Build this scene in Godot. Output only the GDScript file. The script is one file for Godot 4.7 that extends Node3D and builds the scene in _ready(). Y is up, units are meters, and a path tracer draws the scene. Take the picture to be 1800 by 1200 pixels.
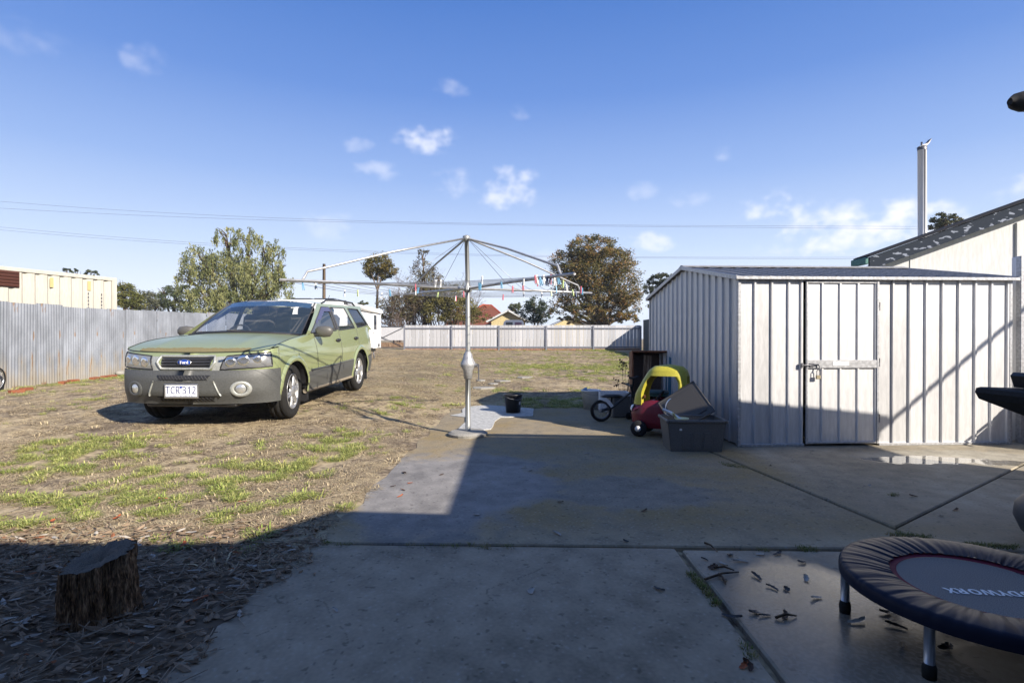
extends Node3D
# A backyard: the camera stands at the origin, 1.15 m up, looking along -Z. "d" below is metres ahead of the camera.

const EYE := 1.15
const FOC := 950.0
var M := {}
var names := {}
var rng := RandomNumberGenerator.new()

# ---------------------------------------------------------------- helpers
func V(x: float, y: float, d: float) -> Vector3:
	return Vector3(x, y, -d)

func lin(r: float, g: float, b: float) -> Color:
	return Color(r, g, b).linear_to_srgb()

func sm(a: float, b: float, x: float) -> float:
	return smoothstep(a, b, x)

# height of the yard's ground
func gh(x: float, d: float) -> float:
	var left: float = 0.036 * clamp(d - 4.5, 0.0, 5.5) * smoothstep(4.5, 5.5, d) + 0.018 * clamp(d - 10.0, 0.0, 22.0)
	left -= 0.10 * smoothstep(-6.0, -10.0, x) * smoothstep(7.0, 9.0, d) * (1.0 - smoothstep(16.0, 24.0, d))
	var right: float = 0.0255 * clamp(d - 9.3, 0.0, 22.7)
	return lerp(left, right, smoothstep(-2.6, -0.9, x))

# point of the ground under a pixel of the 1800 x 1200 photograph
func G(px: float, py: float) -> Vector3:
	var h := 0.0
	var d := 5.0
	for i in 12:
		d = FOC * (EYE - h) / max(py - 595.0, 4.0)
		h = gh((px - 900.0) / FOC * d, d)
	return V((px - 900.0) / FOC * d, h, d)

# point at depth d under a pixel
func Q(px: float, py: float, d: float) -> Vector3:
	return V((px - 900.0) / FOC * d, EYE + (595.0 - py) / FOC * d, d)

class Shape:
	var st := SurfaceTool.new()
	var tf := Transform3D()
	var uvs := 0.0
	func _init(smooth := false, uv_scale := 0.0):
		st.begin(Mesh.PRIMITIVE_TRIANGLES)
		st.set_smooth_group(0 if smooth else -1)
		uvs = uv_scale
	func smooth(on := true) -> Shape:
		st.set_smooth_group(0 if on else -1)
		return self
	func p(v: Vector3, uv = null):
		var w := tf * v
		if uv != null:
			st.set_uv(uv)
		elif uvs > 0.0:
			st.set_uv(Vector2(w.x, w.z) * uvs)
		st.add_vertex(w)
	func tri(a, b, c):
		p(a); p(b); p(c)
	func quad(a, b, c, d) -> Shape:
		p(a); p(b); p(c); p(a); p(c); p(d)
		return self
	func quad_uv(a, b, c, d, s := Vector2.ONE):
		p(a, Vector2(0, s.y)); p(b, s); p(c, Vector2(s.x, 0)); p(a, Vector2(0, s.y)); p(c, Vector2(s.x, 0)); p(d, Vector2(0, 0))
	# box with chamfered edges
	func box(c: Vector3, s: Vector3, ch := 0.0, rot := Basis()) -> Shape:
		var h := s * 0.5
		if ch <= 0.0:
			var k := []
			for i in 8:
				k.append(c + rot * Vector3(h.x if i & 1 else -h.x, h.y if i & 2 else -h.y, h.z if i & 4 else -h.z))
			for f in [[0, 2, 3, 1], [4, 5, 7, 6], [0, 4, 6, 2], [1, 3, 7, 5], [0, 1, 5, 4], [2, 6, 7, 3]]:
				quad(k[f[0]], k[f[1]], k[f[2]], k[f[3]])
			return self
		ch = min(ch, min(h.x, min(h.y, h.z)) * 0.98)
		var corner := func(sx, sy, sz, ax):
			var v := Vector3(sx * h.x, sy * h.y, sz * h.z)
			if ax != 0: v.x -= sx * ch
			if ax != 1: v.y -= sy * ch
			if ax != 2: v.z -= sz * ch
			return c + rot * v
		for s1 in [-1, 1]:
			quad(corner.call(s1, -1, -1, 0), corner.call(s1, 1, -1, 0), corner.call(s1, 1, 1, 0), corner.call(s1, -1, 1, 0))
			quad(corner.call(-1, s1, -1, 1), corner.call(1, s1, -1, 1), corner.call(1, s1, 1, 1), corner.call(-1, s1, 1, 1))
			quad(corner.call(-1, -1, s1, 2), corner.call(1, -1, s1, 2), corner.call(1, 1, s1, 2), corner.call(-1, 1, s1, 2))
			for s2 in [-1, 1]:
				quad(corner.call(s1, s2, -1, 0), corner.call(s1, s2, 1, 0), corner.call(s1, s2, 1, 1), corner.call(s1, s2, -1, 1))
				quad(corner.call(s1, -1, s2, 0), corner.call(s1, 1, s2, 0), corner.call(s1, 1, s2, 2), corner.call(s1, -1, s2, 2))
				quad(corner.call(-1, s1, s2, 1), corner.call(1, s1, s2, 1), corner.call(1, s1, s2, 2), corner.call(-1, s1, s2, 2))
				for s3 in [-1, 1]:
					tri(corner.call(s1, s2, s3, 0), corner.call(s1, s2, s3, 1), corner.call(s1, s2, s3, 2))
		return self
	# tube along a path; r is a number or one radius for each point
	func tube(path: Array, r, seg := 8, cap := true) -> Shape:
		var n := path.size()
		var rings := []
		var up := Vector3.UP
		for i in n:
			var dir: Vector3 = (path[min(i + 1, n - 1)] - path[max(i - 1, 0)]).normalized()
			if i == 0:
				up = Vector3.UP if abs(dir.y) < 0.9 else Vector3.RIGHT
			var a := up.cross(dir).normalized()
			var b := dir.cross(a).normalized()
			up = b
			var rad: float = r[i] if r is Array else r
			var ring := []
			for k in seg:
				var t := TAU * k / seg
				ring.append(path[i] + (a * cos(t) + b * sin(t)) * rad)
			rings.append(ring)
		for i in n - 1:
			for k in seg:
				var k2 := (k + 1) % seg
				quad(rings[i][k], rings[i][k2], rings[i + 1][k2], rings[i + 1][k])
		if cap:
			for k in range(1, seg - 1):
				tri(rings[0][0], rings[0][k], rings[0][k + 1])
				tri(rings[n - 1][0], rings[n - 1][k + 1], rings[n - 1][k])
		return self
	# profile of [radius, height] pairs turned about the y axis at c
	func lathe(c: Vector3, prof: Array, seg := 20, rot := Basis(), sx := 1.0, sz := 1.0) -> Shape:
		for i in prof.size() - 1:
			for k in seg:
				var t1 := TAU * k / seg
				var t2 := TAU * (k + 1) / seg
				var f := func(q, t): return c + rot * Vector3(cos(t) * q[0] * sx, q[1], sin(t) * q[0] * sz)
				if prof[i][0] > 1e-5 and prof[i + 1][0] > 1e-5:
					quad(f.call(prof[i], t1), f.call(prof[i], t2), f.call(prof[i + 1], t2), f.call(prof[i + 1], t1))
				elif prof[i][0] > 1e-5:
					tri(f.call(prof[i], t1), f.call(prof[i], t2), f.call(prof[i + 1], t1))
				else:
					tri(f.call(prof[i], t1), f.call(prof[i + 1], t2), f.call(prof[i + 1], t1))
		return self
	# flat outline (x, z plan) between two heights
	func slab(poly: PackedVector2Array, y0: float, y1: float, ch := 0.0) -> Shape:
		var top := poly
		if ch > 0.0:
			var off := Geometry2D.offset_polygon(poly, -ch, Geometry2D.JOIN_MITER)
			if off.size() > 0 and off[0].size() == poly.size():
				top = off[0]
				# same starting corner
				var best := 0
				for i in top.size():
					if top[i].distance_to(poly[0]) < top[best].distance_to(poly[0]): best = i
				var t2 := PackedVector2Array()
				for i in top.size(): t2.append(top[(best + i) % top.size()])
				if t2[1].distance_to(poly[1]) > t2[t2.size() - 1].distance_to(poly[1]):
					top = poly
				else:
					top = t2
		var idx := Geometry2D.triangulate_polygon(top)
		for i in range(0, idx.size(), 3):
			tri(Vector3(top[idx[i]].x, y1, top[idx[i]].y), Vector3(top[idx[i + 1]].x, y1, top[idx[i + 1]].y), Vector3(top[idx[i + 2]].x, y1, top[idx[i + 2]].y))
		var n := poly.size()
		for i in n:
			var a := poly[i]; var b := poly[(i + 1) % n]
			var a2 := top[i]; var b2 := top[(i + 1) % n]
			quad(Vector3(a.x, y0, a.y), Vector3(b.x, y0, b.y), Vector3(b.x, y1 - ch, b.y), Vector3(a.x, y1 - ch, a.y))
			if ch > 0.0:
				quad(Vector3(a.x, y1 - ch, a.y), Vector3(b.x, y1 - ch, b.y), Vector3(b2.x, y1, b2.y), Vector3(a2.x, y1, a2.y))
		return self
	# outline in the xy plane pushed along z by depth
	func prism(poly: Array, z0: float, z1: float) -> Shape:
		var pv := PackedVector2Array(poly)
		var idx := Geometry2D.triangulate_polygon(pv)
		for i in range(0, idx.size(), 3):
			var a := pv[idx[i]]; var b := pv[idx[i + 1]]; var c := pv[idx[i + 2]]
			tri(Vector3(a.x, a.y, z1), Vector3(b.x, b.y, z1), Vector3(c.x, c.y, z1))
			tri(Vector3(a.x, a.y, z0), Vector3(c.x, c.y, z0), Vector3(b.x, b.y, z0))
		for i in pv.size():
			var a := pv[i]; var b := pv[(i + 1) % pv.size()]
			quad(Vector3(a.x, a.y, z0), Vector3(b.x, b.y, z0), Vector3(b.x, b.y, z1), Vector3(a.x, a.y, z1))
		return self
	func grid(f: Callable, nu: int, nv: int, uv := false) -> Shape:
		var pts := []
		for i in nu + 1:
			var row := []
			for j in nv + 1:
				row.append(f.call(float(i) / nu, float(j) / nv))
			pts.append(row)
		for i in nu:
			for j in nv:
				if uv:
					var u0 := float(i) / nu; var u1 := float(i + 1) / nu; var v0 := float(j) / nv; var v1 := float(j + 1) / nv
					p(pts[i][j], Vector2(u0, v0)); p(pts[i + 1][j], Vector2(u1, v0)); p(pts[i + 1][j + 1], Vector2(u1, v1))
					p(pts[i][j], Vector2(u0, v0)); p(pts[i + 1][j + 1], Vector2(u1, v1)); p(pts[i][j + 1], Vector2(u0, v1))
				else:
					quad(pts[i][j], pts[i + 1][j], pts[i + 1][j + 1], pts[i][j + 1])
		return self
	func mesh() -> ArrayMesh:
		st.generate_normals()
		return st.commit()

func shape(smooth := false, uv_scale := 0.0) -> Shape:
	return Shape.new(smooth, uv_scale)

func numbered(n: String) -> String:
	var k: int = names.get(n, 0)
	names[n] = k + 1
	return n if k == 0 else "%s_%03d" % [n, k]

func tag(o: Node, label: String, category: String, group := ""):
	o.set_meta("label", label)
	o.set_meta("category", category)
	if group != "":
		o.set_meta("group", group)
	return o

func thing(called: String, label: String, category: String, at := Vector3.ZERO, turn := 0.0, group := "") -> Node3D:
	var o := Node3D.new()
	o.name = numbered(called)
	add_child(o)
	o.position = at
	o.rotation.y = turn
	tag(o, label, category, group)
	return o

func part(parent: Node, called: String, s, m: Material) -> MeshInstance3D:
	var o := MeshInstance3D.new()
	o.mesh = s.mesh() if s is Shape else s
	o.material_override = m
	o.name = numbered(called) if parent == self else called
	o.cast_shadow = GeometryInstance3D.SHADOW_CASTING_SETTING_ON
	parent.add_child(o, true)
	return o

func single(called: String, s, m: Material, label: String, category: String, at := Vector3.ZERO, turn := 0.0, group := "") -> MeshInstance3D:
	var o := part(self, called, s, m)
	o.position = at
	o.rotation.y = turn
	tag(o, label, category, group)
	return o

func setting(called: String, s, m: Material) -> MeshInstance3D:
	var o := part(self, called, s, m)
	o.set_meta("kind", "structure")
	return o

func copy(o: Node3D, at: Vector3, turn := 0.0, label := "") -> Node3D:
	var c: Node3D = o.duplicate()
	var base: String = o.name
	var re := RegEx.create_from_string("_[0-9]{3}$")
	c.name = numbered(re.sub(base, ""))
	add_child(c)
	c.position = at
	c.rotation.y = turn
	if label != "":
		c.set_meta("label", label)
	return c

# ---------------------------------------------------------------- textures and materials
func noise(sd: int, freq: float, oct := 4, type := FastNoiseLite.TYPE_SIMPLEX_SMOOTH) -> FastNoiseLite:
	var n := FastNoiseLite.new()
	n.seed = sd
	n.noise_type = type
	n.frequency = freq
	n.fractal_octaves = oct
	return n

func itex(w: int, h: int, data: PackedByteArray, fmt := Image.FORMAT_RGB8) -> ImageTexture:
	var im := Image.create_from_data(w, h, false, fmt, data)
	return ImageTexture.create_from_image(im)

func raw(sd: int, freq: float, w := 512, h := 512, oct := 5) -> PackedByteArray:
	return noise(sd, freq, oct).get_seamless_image(w, h).get_data()

# a colour ramp over two layers of seamless noise; stretch > 1 draws it out vertically
func ramp_tex(sd: int, f1: float, f2: float, stops: Array, size := 512, stretch := 1, grain := 0.5) -> ImageTexture:
	var hh := size / stretch
	var a := noise(sd, f1, 5).get_seamless_image(size, hh)
	var b := noise(sd + 7, f2, 3).get_seamless_image(size, hh)
	if stretch > 1:
		a.resize(size, size, Image.INTERPOLATE_CUBIC)
		b.resize(size, size, Image.INTERPOLATE_CUBIC)
	var da := a.get_data()
	var db := b.get_data()
	var lut := []
	for i in 256:
		var t := i / 255.0
		var c: Color = stops[stops.size() - 1][1]
		for k in stops.size() - 1:
			if t <= stops[k + 1][0]:
				c = stops[k][1].lerp(stops[k + 1][1], clamp((t - stops[k][0]) / max(1e-4, stops[k + 1][0] - stops[k][0]), 0.0, 1.0))
				break
		lut.append(c)
	var out := PackedByteArray()
	out.resize(size * size * 3)
	for i in size * size:
		var v := int(clamp(da[i] * (1.0 - grain) + db[i] * grain, 0, 255))
		var c: Color = lut[v]
		out[i * 3] = int(c.r * 255); out[i * 3 + 1] = int(c.g * 255); out[i * 3 + 2] = int(c.b * 255)
	return itex(size, size, out)

func gray_stops(lo: float, hi: float) -> Array:
	return [[0.3, Color(lo, lo, lo)], [0.7, Color(hi, hi, hi)]]

func mat(c: Color, rough := 0.7, metal := 0.0, tex: Texture2D = null, tri_scale := 0.0) -> StandardMaterial3D:
	var m := StandardMaterial3D.new()
	m.albedo_color = c
	m.roughness = rough
	m.metallic = metal
	if metal == 0.0 and rough >= 0.6:
		m.metallic_specular = 0.28
	if tex:
		m.albedo_texture = tex
		if tri_scale > 0.0:
			m.uv1_triplanar = true
			m.uv1_scale = Vector3.ONE * tri_scale
	return m

func bumpy(m: StandardMaterial3D, t: Texture2D, cm: float) -> StandardMaterial3D:
	m.heightmap_enabled = true
	m.heightmap_texture = t
	m.heightmap_scale = cm
	return m

# ---------------------------------------------------------------- sky
func make_sky() -> Sky:
	var w := 3072
	var h := 1536
	var im := Image.create(w, h, false, Image.FORMAT_RGBF)
	var stops := [[-90.0, Color(0.30, 0.30, 0.30)], [-0.5, Color(0.48, 0.48, 0.48)], [0.0, Color(0.68, 0.72, 0.79)], [4.0, Color(0.64, 0.70, 0.80)], [9.0, Color(0.44, 0.545, 0.74)], [16.0, Color(0.24, 0.36, 0.64)], [24.0, Color(0.112, 0.222, 0.53)], [33.0, Color(0.056, 0.150, 0.44)], [50.0, Color(0.065, 0.150, 0.39)], [90.0, Color(0.075, 0.155, 0.37)]]
	var at := func(el):
		for k in stops.size() - 1:
			if el <= stops[k + 1][0]:
				var t: float = (el - stops[k][0]) / (stops[k + 1][0] - stops[k][0])
				return stops[k][1].lerp(stops[k + 1][1], t)
		return stops[stops.size() - 1][1]
	for y in h:
		im.fill_rect(Rect2i(0, y, w, 1), at.call(90.0 - (y + 0.5) / h * 180.0))
	var n := noise(5, 0.045, 5)
	var n2 := noise(9, 0.11, 4)
	# clouds: pixel of the photograph, half sizes in degrees, thickness
	var clouds := []
	for c in [[748, 246, 3.4, 1.7, 0.62], [660, 300, 2.6, 1.4, 0.34], [893, 338, 3.6, 2.7, 0.6], [800, 326, 2.8, 1.6, 0.34], [1362, 366, 3.4, 1.7, 0.72], [1500, 412, 7.5, 2.9, 0.85], [1590, 395, 4.0, 2.2, 0.7], [1136, 432, 2.6, 1.4, 0.6], [250, 106, 1.9, 1.5, 0.22], [1795, 342, 2.0, 1.4, 0.55], [585, 402, 3.6, 1.7, 0.22], [795, 158, 2.6, 0.9, 0.22], [628, 258, 1.8, 0.9, 0.25], [1128, 338, 1.8, 1.2, 0.22], [1205, 350, 2.2, 1.2, 0.22], [1275, 272, 1.4, 0.8, 0.25], [40, 72, 3.0, 1.5, 0.12], [915, 200, 1.3, 0.8, 0.18], [1700, 430, 5.0, 2.2, 0.45], [1000, 455, 5.0, 1.4, 0.2]]:
		var az: float = rad_to_deg(atan2(c[0] - 900.0, FOC))
		var el: float = rad_to_deg(atan2(595.0 - c[1], Vector2(c[0] - 900.0, FOC).length()))
		clouds.append([az, el, c[2], c[3], c[4]])
	rng.seed = 4
	# unseen scattered cloud added round and overhead, to whiten and lift the shade
	for i in 190:
		var el := rad_to_deg(asin(rng.randf_range(0.10, 0.985)))
		var az := rng.randf_range(0.0, 360.0)
		if el < 36.0 and (az < 52.0 or az > 308.0): continue
		var k := rng.randf_range(2.2, 5.5)
		clouds.append([az, el, k / cos(deg_to_rad(el)), k * rng.randf_range(0.5, 0.7), rng.randf_range(0.25, 0.85)])
	for c in clouds:
		var x0 := int((c[0] - c[2] * 1.3) / 360.0 * w)
		var x1 := int((c[0] + c[2] * 1.3) / 360.0 * w)
		var y0 := int((90.0 - c[1] - c[3] * 1.3) / 180.0 * h)
		var y1 := int((90.0 - c[1] + c[3] * 1.3) / 180.0 * h)
		for y in range(y0, y1 + 1):
			for x in range(x0, x1 + 1):
				var az: float = float(x) / w * 360.0
				var el: float = 90.0 - (y + 0.5) / h * 180.0
				var dx: float = (az - c[0]) / c[2]
				var dy: float = (el - c[1]) / c[3]
				var r := dx * dx + dy * dy * (1.6 if dy < 0.0 else 1.0)
				var v: float = 0.85 - r * 0.8 + 1.5 * n.get_noise_2d(x * 0.55, y * 0.9) + 0.55 * n2.get_noise_2d(x * 0.8, y)
				var a: float = smoothstep(-0.1, 1.9, v) * c[4] * clamp(1.7 - r * 1.15, 0.0, 1.0)
				if a > 0.004:
					var xx := posmod(x, w)
					var o := im.get_pixel(xx, y)
					im.set_pixel(xx, y, o.lerp(Color(0.80, 0.80, 0.86), a))
	var pm := PanoramaSkyMaterial.new()
	pm.panorama = ImageTexture.create_from_image(im)
	var s := Sky.new()
	s.sky_material = pm
	return s

func make_light():
	var cam := Camera3D.new()
	cam.name = "camera"
	cam.position = Vector3(0, EYE, 0)
	cam.rotation.x = -atan(5.0 / FOC)
	cam.fov = rad_to_deg(2.0 * atan(600.0 / FOC))
	cam.far = 2000.0
	cam.near = 0.05
	add_child(cam)
	cam.current = true
	var we := WorldEnvironment.new()
	we.name = "environment"
	var e := Environment.new()
	e.background_mode = Environment.BG_SKY
	e.sky = make_sky()
	e.background_energy_multiplier = 0.61
	e.tonemap_mode = Environment.TONE_MAPPER_LINEAR
	e.tonemap_exposure = 2.35
	e.sdfgi_enabled = true
	e.ssao_enabled = true
	e.ssil_enabled = true
	e.fog_enabled = true
	e.fog_density = 0.0006
	e.fog_light_color = Color(0.80, 0.87, 0.96)
	we.environment = e
	add_child(we)
	var sun := DirectionalLight3D.new()
	sun.name = "sun"
	sun.light_energy = 1.4
	sun.light_color = Color(1.0, 0.96, 0.90)
	sun.light_angular_distance = 0.5
	sun.shadow_enabled = true
	add_child(sun)
	var el := deg_to_rad(28.0)
	var s := Vector3(0.743 * cos(el), sin(el), 0.669 * cos(el))
	sun.look_at_from_position(s * 50.0, Vector3.ZERO, Vector3.UP)

# ---------------------------------------------------------------- materials
func make_materials():
	var t_grain := ramp_tex(11, 0.02, 0.12, gray_stops(0.78, 1.0), 512, 1, 0.5)
	var t_fine := ramp_tex(13, 0.06, 0.2, gray_stops(0.62, 1.0), 512, 1, 0.5)
	var t_streak := ramp_tex(17, 0.05, 0.16, gray_stops(0.80, 1.0), 512, 8, 0.45)
	var t_streak2 := ramp_tex(23, 0.03, 0.1, [[0.30, Color(0.62, 0.55, 0.45)], [0.42, Color(0.86, 0.84, 0.8)], [0.7, Color(1, 1, 1)]], 512, 8, 0.4)
	var t_wood := ramp_tex(29, 0.03, 0.16, [[0.25, Color(0.42, 0.36, 0.32)], [0.5, Color(0.75, 0.68, 0.6)], [0.75, Color(1, 0.96, 0.9)]], 512, 16, 0.45)
	var t_bark := ramp_tex(31, 0.04, 0.12, [[0.25, Color(0.3, 0.27, 0.24)], [0.55, Color(0.7, 0.64, 0.58)], [0.75, Color(1, 0.95, 0.88)]], 512, 6, 0.4)
	t_streak = ramp_tex(17, 0.05, 0.16, gray_stops(0.93, 1.0), 512, 8, 0.45)
	M.t_grain = t_grain; M.t_fine = t_fine; M.t_streak = t_streak; M.t_bark = t_bark
	M.galv = mat(lin(0.50, 0.50, 0.50), 0.42, 0.45, t_grain, 2.5)
	M.galv_pole = mat(lin(0.40, 0.41, 0.40), 0.45, 0.35, t_fine, 6.0)
	M.steel_dark = mat(lin(0.13, 0.13, 0.14), 0.45, 0.6)
	M.wire = mat(lin(0.30, 0.31, 0.33), 0.4, 0.6)
	M.shed = mat(lin(0.60, 0.60, 0.605), 0.40, 0.30, t_streak, 0.7)
	M.shed_trim = mat(lin(0.52, 0.525, 0.54), 0.38, 0.4, t_grain, 2.0)
	M.shed_roof = mat(lin(0.30, 0.30, 0.31), 0.7, 0.05, t_grain, 1.2)
	M.iron_old = mat(lin(0.44, 0.46, 0.50), 0.55, 0.15, t_streak2, 0.45)
	M.fence_white = mat(lin(0.47, 0.47, 0.485), 0.6, 0.05, t_streak, 0.5)
	M.fence_rail = mat(lin(0.20, 0.21, 0.25), 0.6, 0.1, t_grain, 2.0)
	M.fence_green = mat(lin(0.10, 0.125, 0.13), 0.6, 0.0, t_grain, 1.0)
	M.cream = mat(lin(0.45, 0.43, 0.375), 0.6, 0.0, t_streak, 0.4)
	M.white = mat(lin(0.70, 0.70, 0.70), 0.5, 0.0, t_streak, 1.0)
	M.white_gloss = mat(lin(0.80, 0.80, 0.80), 0.25)
	M.white_flat = mat(lin(0.50, 0.51, 0.51), 0.8, 0.0, t_streak, 0.5)
	M.black = mat(lin(0.018, 0.018, 0.020), 0.5)
	M.black_soft = mat(lin(0.028, 0.028, 0.030), 0.75, 0.0, t_grain, 4.0)
	M.rubber = mat(lin(0.032, 0.031, 0.030), 0.85, 0.0, t_fine, 9.0)
	M.grey_plastic = mat(lin(0.150, 0.142, 0.132), 0.5, 0.0, t_grain, 5.0)
	M.grey_lid = mat(lin(0.085, 0.080, 0.074), 0.55, 0.0, t_fine, 5.0)
	M.bark = mat(lin(0.20, 0.16, 0.125), 0.9, 0.0, t_bark, 0.9)
	M.bark_grey = mat(lin(0.26, 0.235, 0.205), 0.9, 0.0, t_bark, 0.7)
	M.stump = bumpy(mat(lin(0.52, 0.39, 0.27), 0.92, 0.0, t_bark, 3.0), t_bark, 1.5)
	M.stump_top = bumpy(mat(lin(0.34, 0.29, 0.235), 0.95, 0.0, t_fine, 5.0), t_fine, 1.0)
	M.wood_brown = mat(lin(0.36, 0.18, 0.115), 0.6, 0.0, t_wood, 1.5)
	M.wood_pale = mat(lin(0.34, 0.27, 0.22), 0.7, 0.0, t_wood, 1.5)
	M.wood_grey = mat(lin(0.25, 0.22, 0.19), 0.85, 0.0, t_wood, 0.8)
	M.terracotta = mat(lin(0.24, 0.085, 0.055), 0.8, 0.0, t_fine, 1.0)
	M.brick = mat(lin(0.36, 0.13, 0.07), 0.85, 0.0, t_fine, 6.0)
	M.stone = mat(lin(0.42, 0.40, 0.36), 0.9, 0.0, t_fine, 3.0)
	M.patch = bumpy(mat(lin(0.50, 0.50, 0.485), 0.85, 0.0, t_grain, 1.3), t_fine, 0.2)
	M.teal = mat(lin(0.10, 0.22, 0.20), 0.6, 0.0, t_grain, 2.0)
	M.glass = mat(Color(0.75, 0.85, 0.9, 0.13), 0.03)
	M.glass.transparency = BaseMaterial3D.TRANSPARENCY_ALPHA
	M.glass_dark = mat(lin(0.02, 0.024, 0.03), 0.08)
	M.cream_house = mat(lin(0.60, 0.50, 0.28), 0.7, 0.0, t_grain, 0.8)
	M.chrome = mat(lin(0.6, 0.6, 0.6), 0.2, 0.9)

# ---------------------------------------------------------------- ground
func make_ground():
	# colour of the yard: bare soil, straw and low green, 18 x 33 m
	var W := 1024
	var H := 1536
	var X0 := -13.0; var XS := 18.0; var D0 := 0.0; var DS := 34.0
	var n1 := noise(41, 0.55, 4)
	var n2 := noise(43, 2.6, 4)
	var n3 := noise(47, 14.0, 3)
	var data := PackedByteArray()
	data.resize(W * H * 3)
	var soil := Color(0.118, 0.088, 0.062)
	var soil2 := Color(0.215, 0.172, 0.125)
	var straw := Color(0.39, 0.315, 0.20)
	var grn := Color(0.17, 0.19, 0.06)
	var moss := Color(0.125, 0.105, 0.050)
	for j in H:
		var d := D0 + DS * (j + 0.5) / H
		for i in W:
			var x := X0 + XS * (i + 0.5) / W
			var a := n1.get_noise_2d(x, d)
			var b := n2.get_noise_2d(x, d * 0.8)
			var f := n3.get_noise_2d(x, d)
			var c := soil.lerp(soil2, clamp(0.5 + b * 0.8 + f * 0.7, 0.0, 1.0))
			var s: float = smoothstep(-0.25, 0.45, a * 0.7 + b * 0.6 + f * 0.5 + 0.12)
			c = c.lerp(straw, s * 0.85)
			# worn, mossy track past the car towards the back
			var tr: float = exp(-pow((x + 1.9 + 0.12 * (d - 10.0)) / 2.2, 2.0)) * smoothstep(8.0, 11.0, d) * (1.0 - smoothstep(22.0, 29.0, d))
			c = c.lerp(moss, tr * clamp(0.45 + b * 0.8, 0.0, 0.75))
			var gq := greenness(x, d)
			c = c.lerp(grn, clamp(gq * 0.75 + f * 0.25 * gq, 0.0, 0.9))
			# bare mulch bed round the stump: no straw on it
			var bed: float = (1.0 - smoothstep(2.75, 3.35, d + 0.5 * b)) * (1.0 - smoothstep(-0.9, -0.6, x))
			c = c.lerp(soil.lerp(soil2, clamp(0.15 + b * 0.8 + f * 0.6, 0.0, 1.0)), bed)
			c = c * (1.0 + 0.35 * f)
			c = c.linear_to_srgb()
			var k := (j * W + i) * 3
			data[k] = int(clamp(c.r, 0, 1) * 255); data[k + 1] = int(clamp(c.g, 0, 1) * 255); data[k + 2] = int(clamp(c.b, 0, 1) * 255)
	var m := mat(Color.WHITE, 0.95, 0.0, itex(W, H, data))
	bumpy(m, M.t_fine, 1.2)
	m.heightmap_texture = M.t_fine
	M.ground = m
	# one sheet to the horizon, fine near the camera
	var xs := [-600.0, -200.0, -80.0, -40.0, -25.0]
	var x := -16.0
	while x < 9.0:
		xs.append(x); x += 0.25
	xs.append_array([9.5, 12.0, 20.0, 40.0, 80.0, 200.0, 600.0])
	var ds := [-600.0, -200.0, -60.0, -20.0, -8.0, -3.0]
	var d := 0.0
	while d < 12.0:
		ds.append(d); d += 0.2
	while d < 36.0:
		ds.append(d); d += 0.6
	ds.append_array([40.0, 60.0, 100.0, 200.0, 400.0, 700.0])
	var hn := noise(53, 1.4, 3)
	var s := shape(true)
	var pt := func(a, b):
		var y := gh(a, b)
		if a > -0.9 and b < 8.95 and a < 7.2:
			y = -0.03
		elif a > -1.4 and b < 8.95 and a < -0.9:
			y = min(y, 0.012 if a < -1.15 else -0.006) + (0.006 * hn.get_noise_2d(a * 4.0, b * 4.0) if a < -1.15 else 0.0)
		elif abs(a) < 20.0 and b < 40.0 and b > 0.0:
			y += 0.018 * hn.get_noise_2d(a, b) - 0.008
		return V(a, y, b)
	for i in xs.size() - 1:
		for j in ds.size() - 1:
			var q := []
			for o in [[0, 0], [1, 0], [1, 1], [0, 1]]:
				var a: float = xs[i + o[0]]
				var b: float = ds[j + o[1]]
				q.append([pt.call(a, b), Vector2((a - X0) / XS, (b - D0) / DS)])
			for k in [0, 1, 2, 0, 2, 3]:
				s.p(q[k][0], q[k][1])
	setting("ground", s, m)

# how green the turf is at a spot
var _g1: FastNoiseLite
var _g2: FastNoiseLite
func greenness(x: float, d: float) -> float:
	if _g1 == null:
		_g1 = noise(61, 0.42, 3)
		_g2 = noise(67, 2.2, 3)
	var v := 0.75 * _g1.get_noise_2d(x, d) + 0.95 * _g2.get_noise_2d(x * 1.3, d * 1.3) - 0.40
	v += 0.10 * smoothstep(-1.2, -2.2, x) * (1.0 - smoothstep(5.0, 6.5, d))
	# greener: band in front of the car and along the path; strip by the hoist; turf beyond the slab; foot of the left fence
	v += 0.34 * exp(-pow((d - 4.6 - 0.25 * (x + 3.0)) / 1.1, 2.0)) * smoothstep(-7.0, -3.5, x) * (1.0 - smoothstep(-1.5, -1.15, x))
	v += 0.30 * exp(-pow((x + 1.9) / 0.5, 2.0)) * exp(-pow((d - 6.2) / 0.9, 2.0))
	v += 0.55 * smoothstep(-0.3, 0.4, x) * smoothstep(8.95, 9.0, d) * (1.0 - smoothstep(10.2, 10.6, d))
	v += 0.60 * exp(-pow((d - 17.5) / 3.0, 2.0)) * smoothstep(-1.5, 0.5, x)
	v += 0.55 * smoothstep(2.5, 5.0, x) * smoothstep(20.0, 24.0, d)
	v += 0.5 * exp(-pow((x + 10.2) / 0.35, 2.0))
	v -= 0.6 * exp(-pow((x + 4.3) / 1.6, 2.0)) * smoothstep(6.0, 7.0, d)
	return smoothstep(0.0, 0.32, v)

func in_slab(x: float, d: float) -> bool:
	return x > -1.10 + 0.05 * sin(d * 5.0) + 0.03 * sin(d * 23.0) and d < 8.93 and x < 7.5

func blob(x: float, d: float, cx: float, cd: float, rx: float, rd: float, nz: float) -> float:
	var r := sqrt(pow((x - cx) / rx, 2.0) + pow((d - cd) / rd, 2.0)) + nz
	return 1.0 - smoothstep(0.75, 1.1, r)

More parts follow.
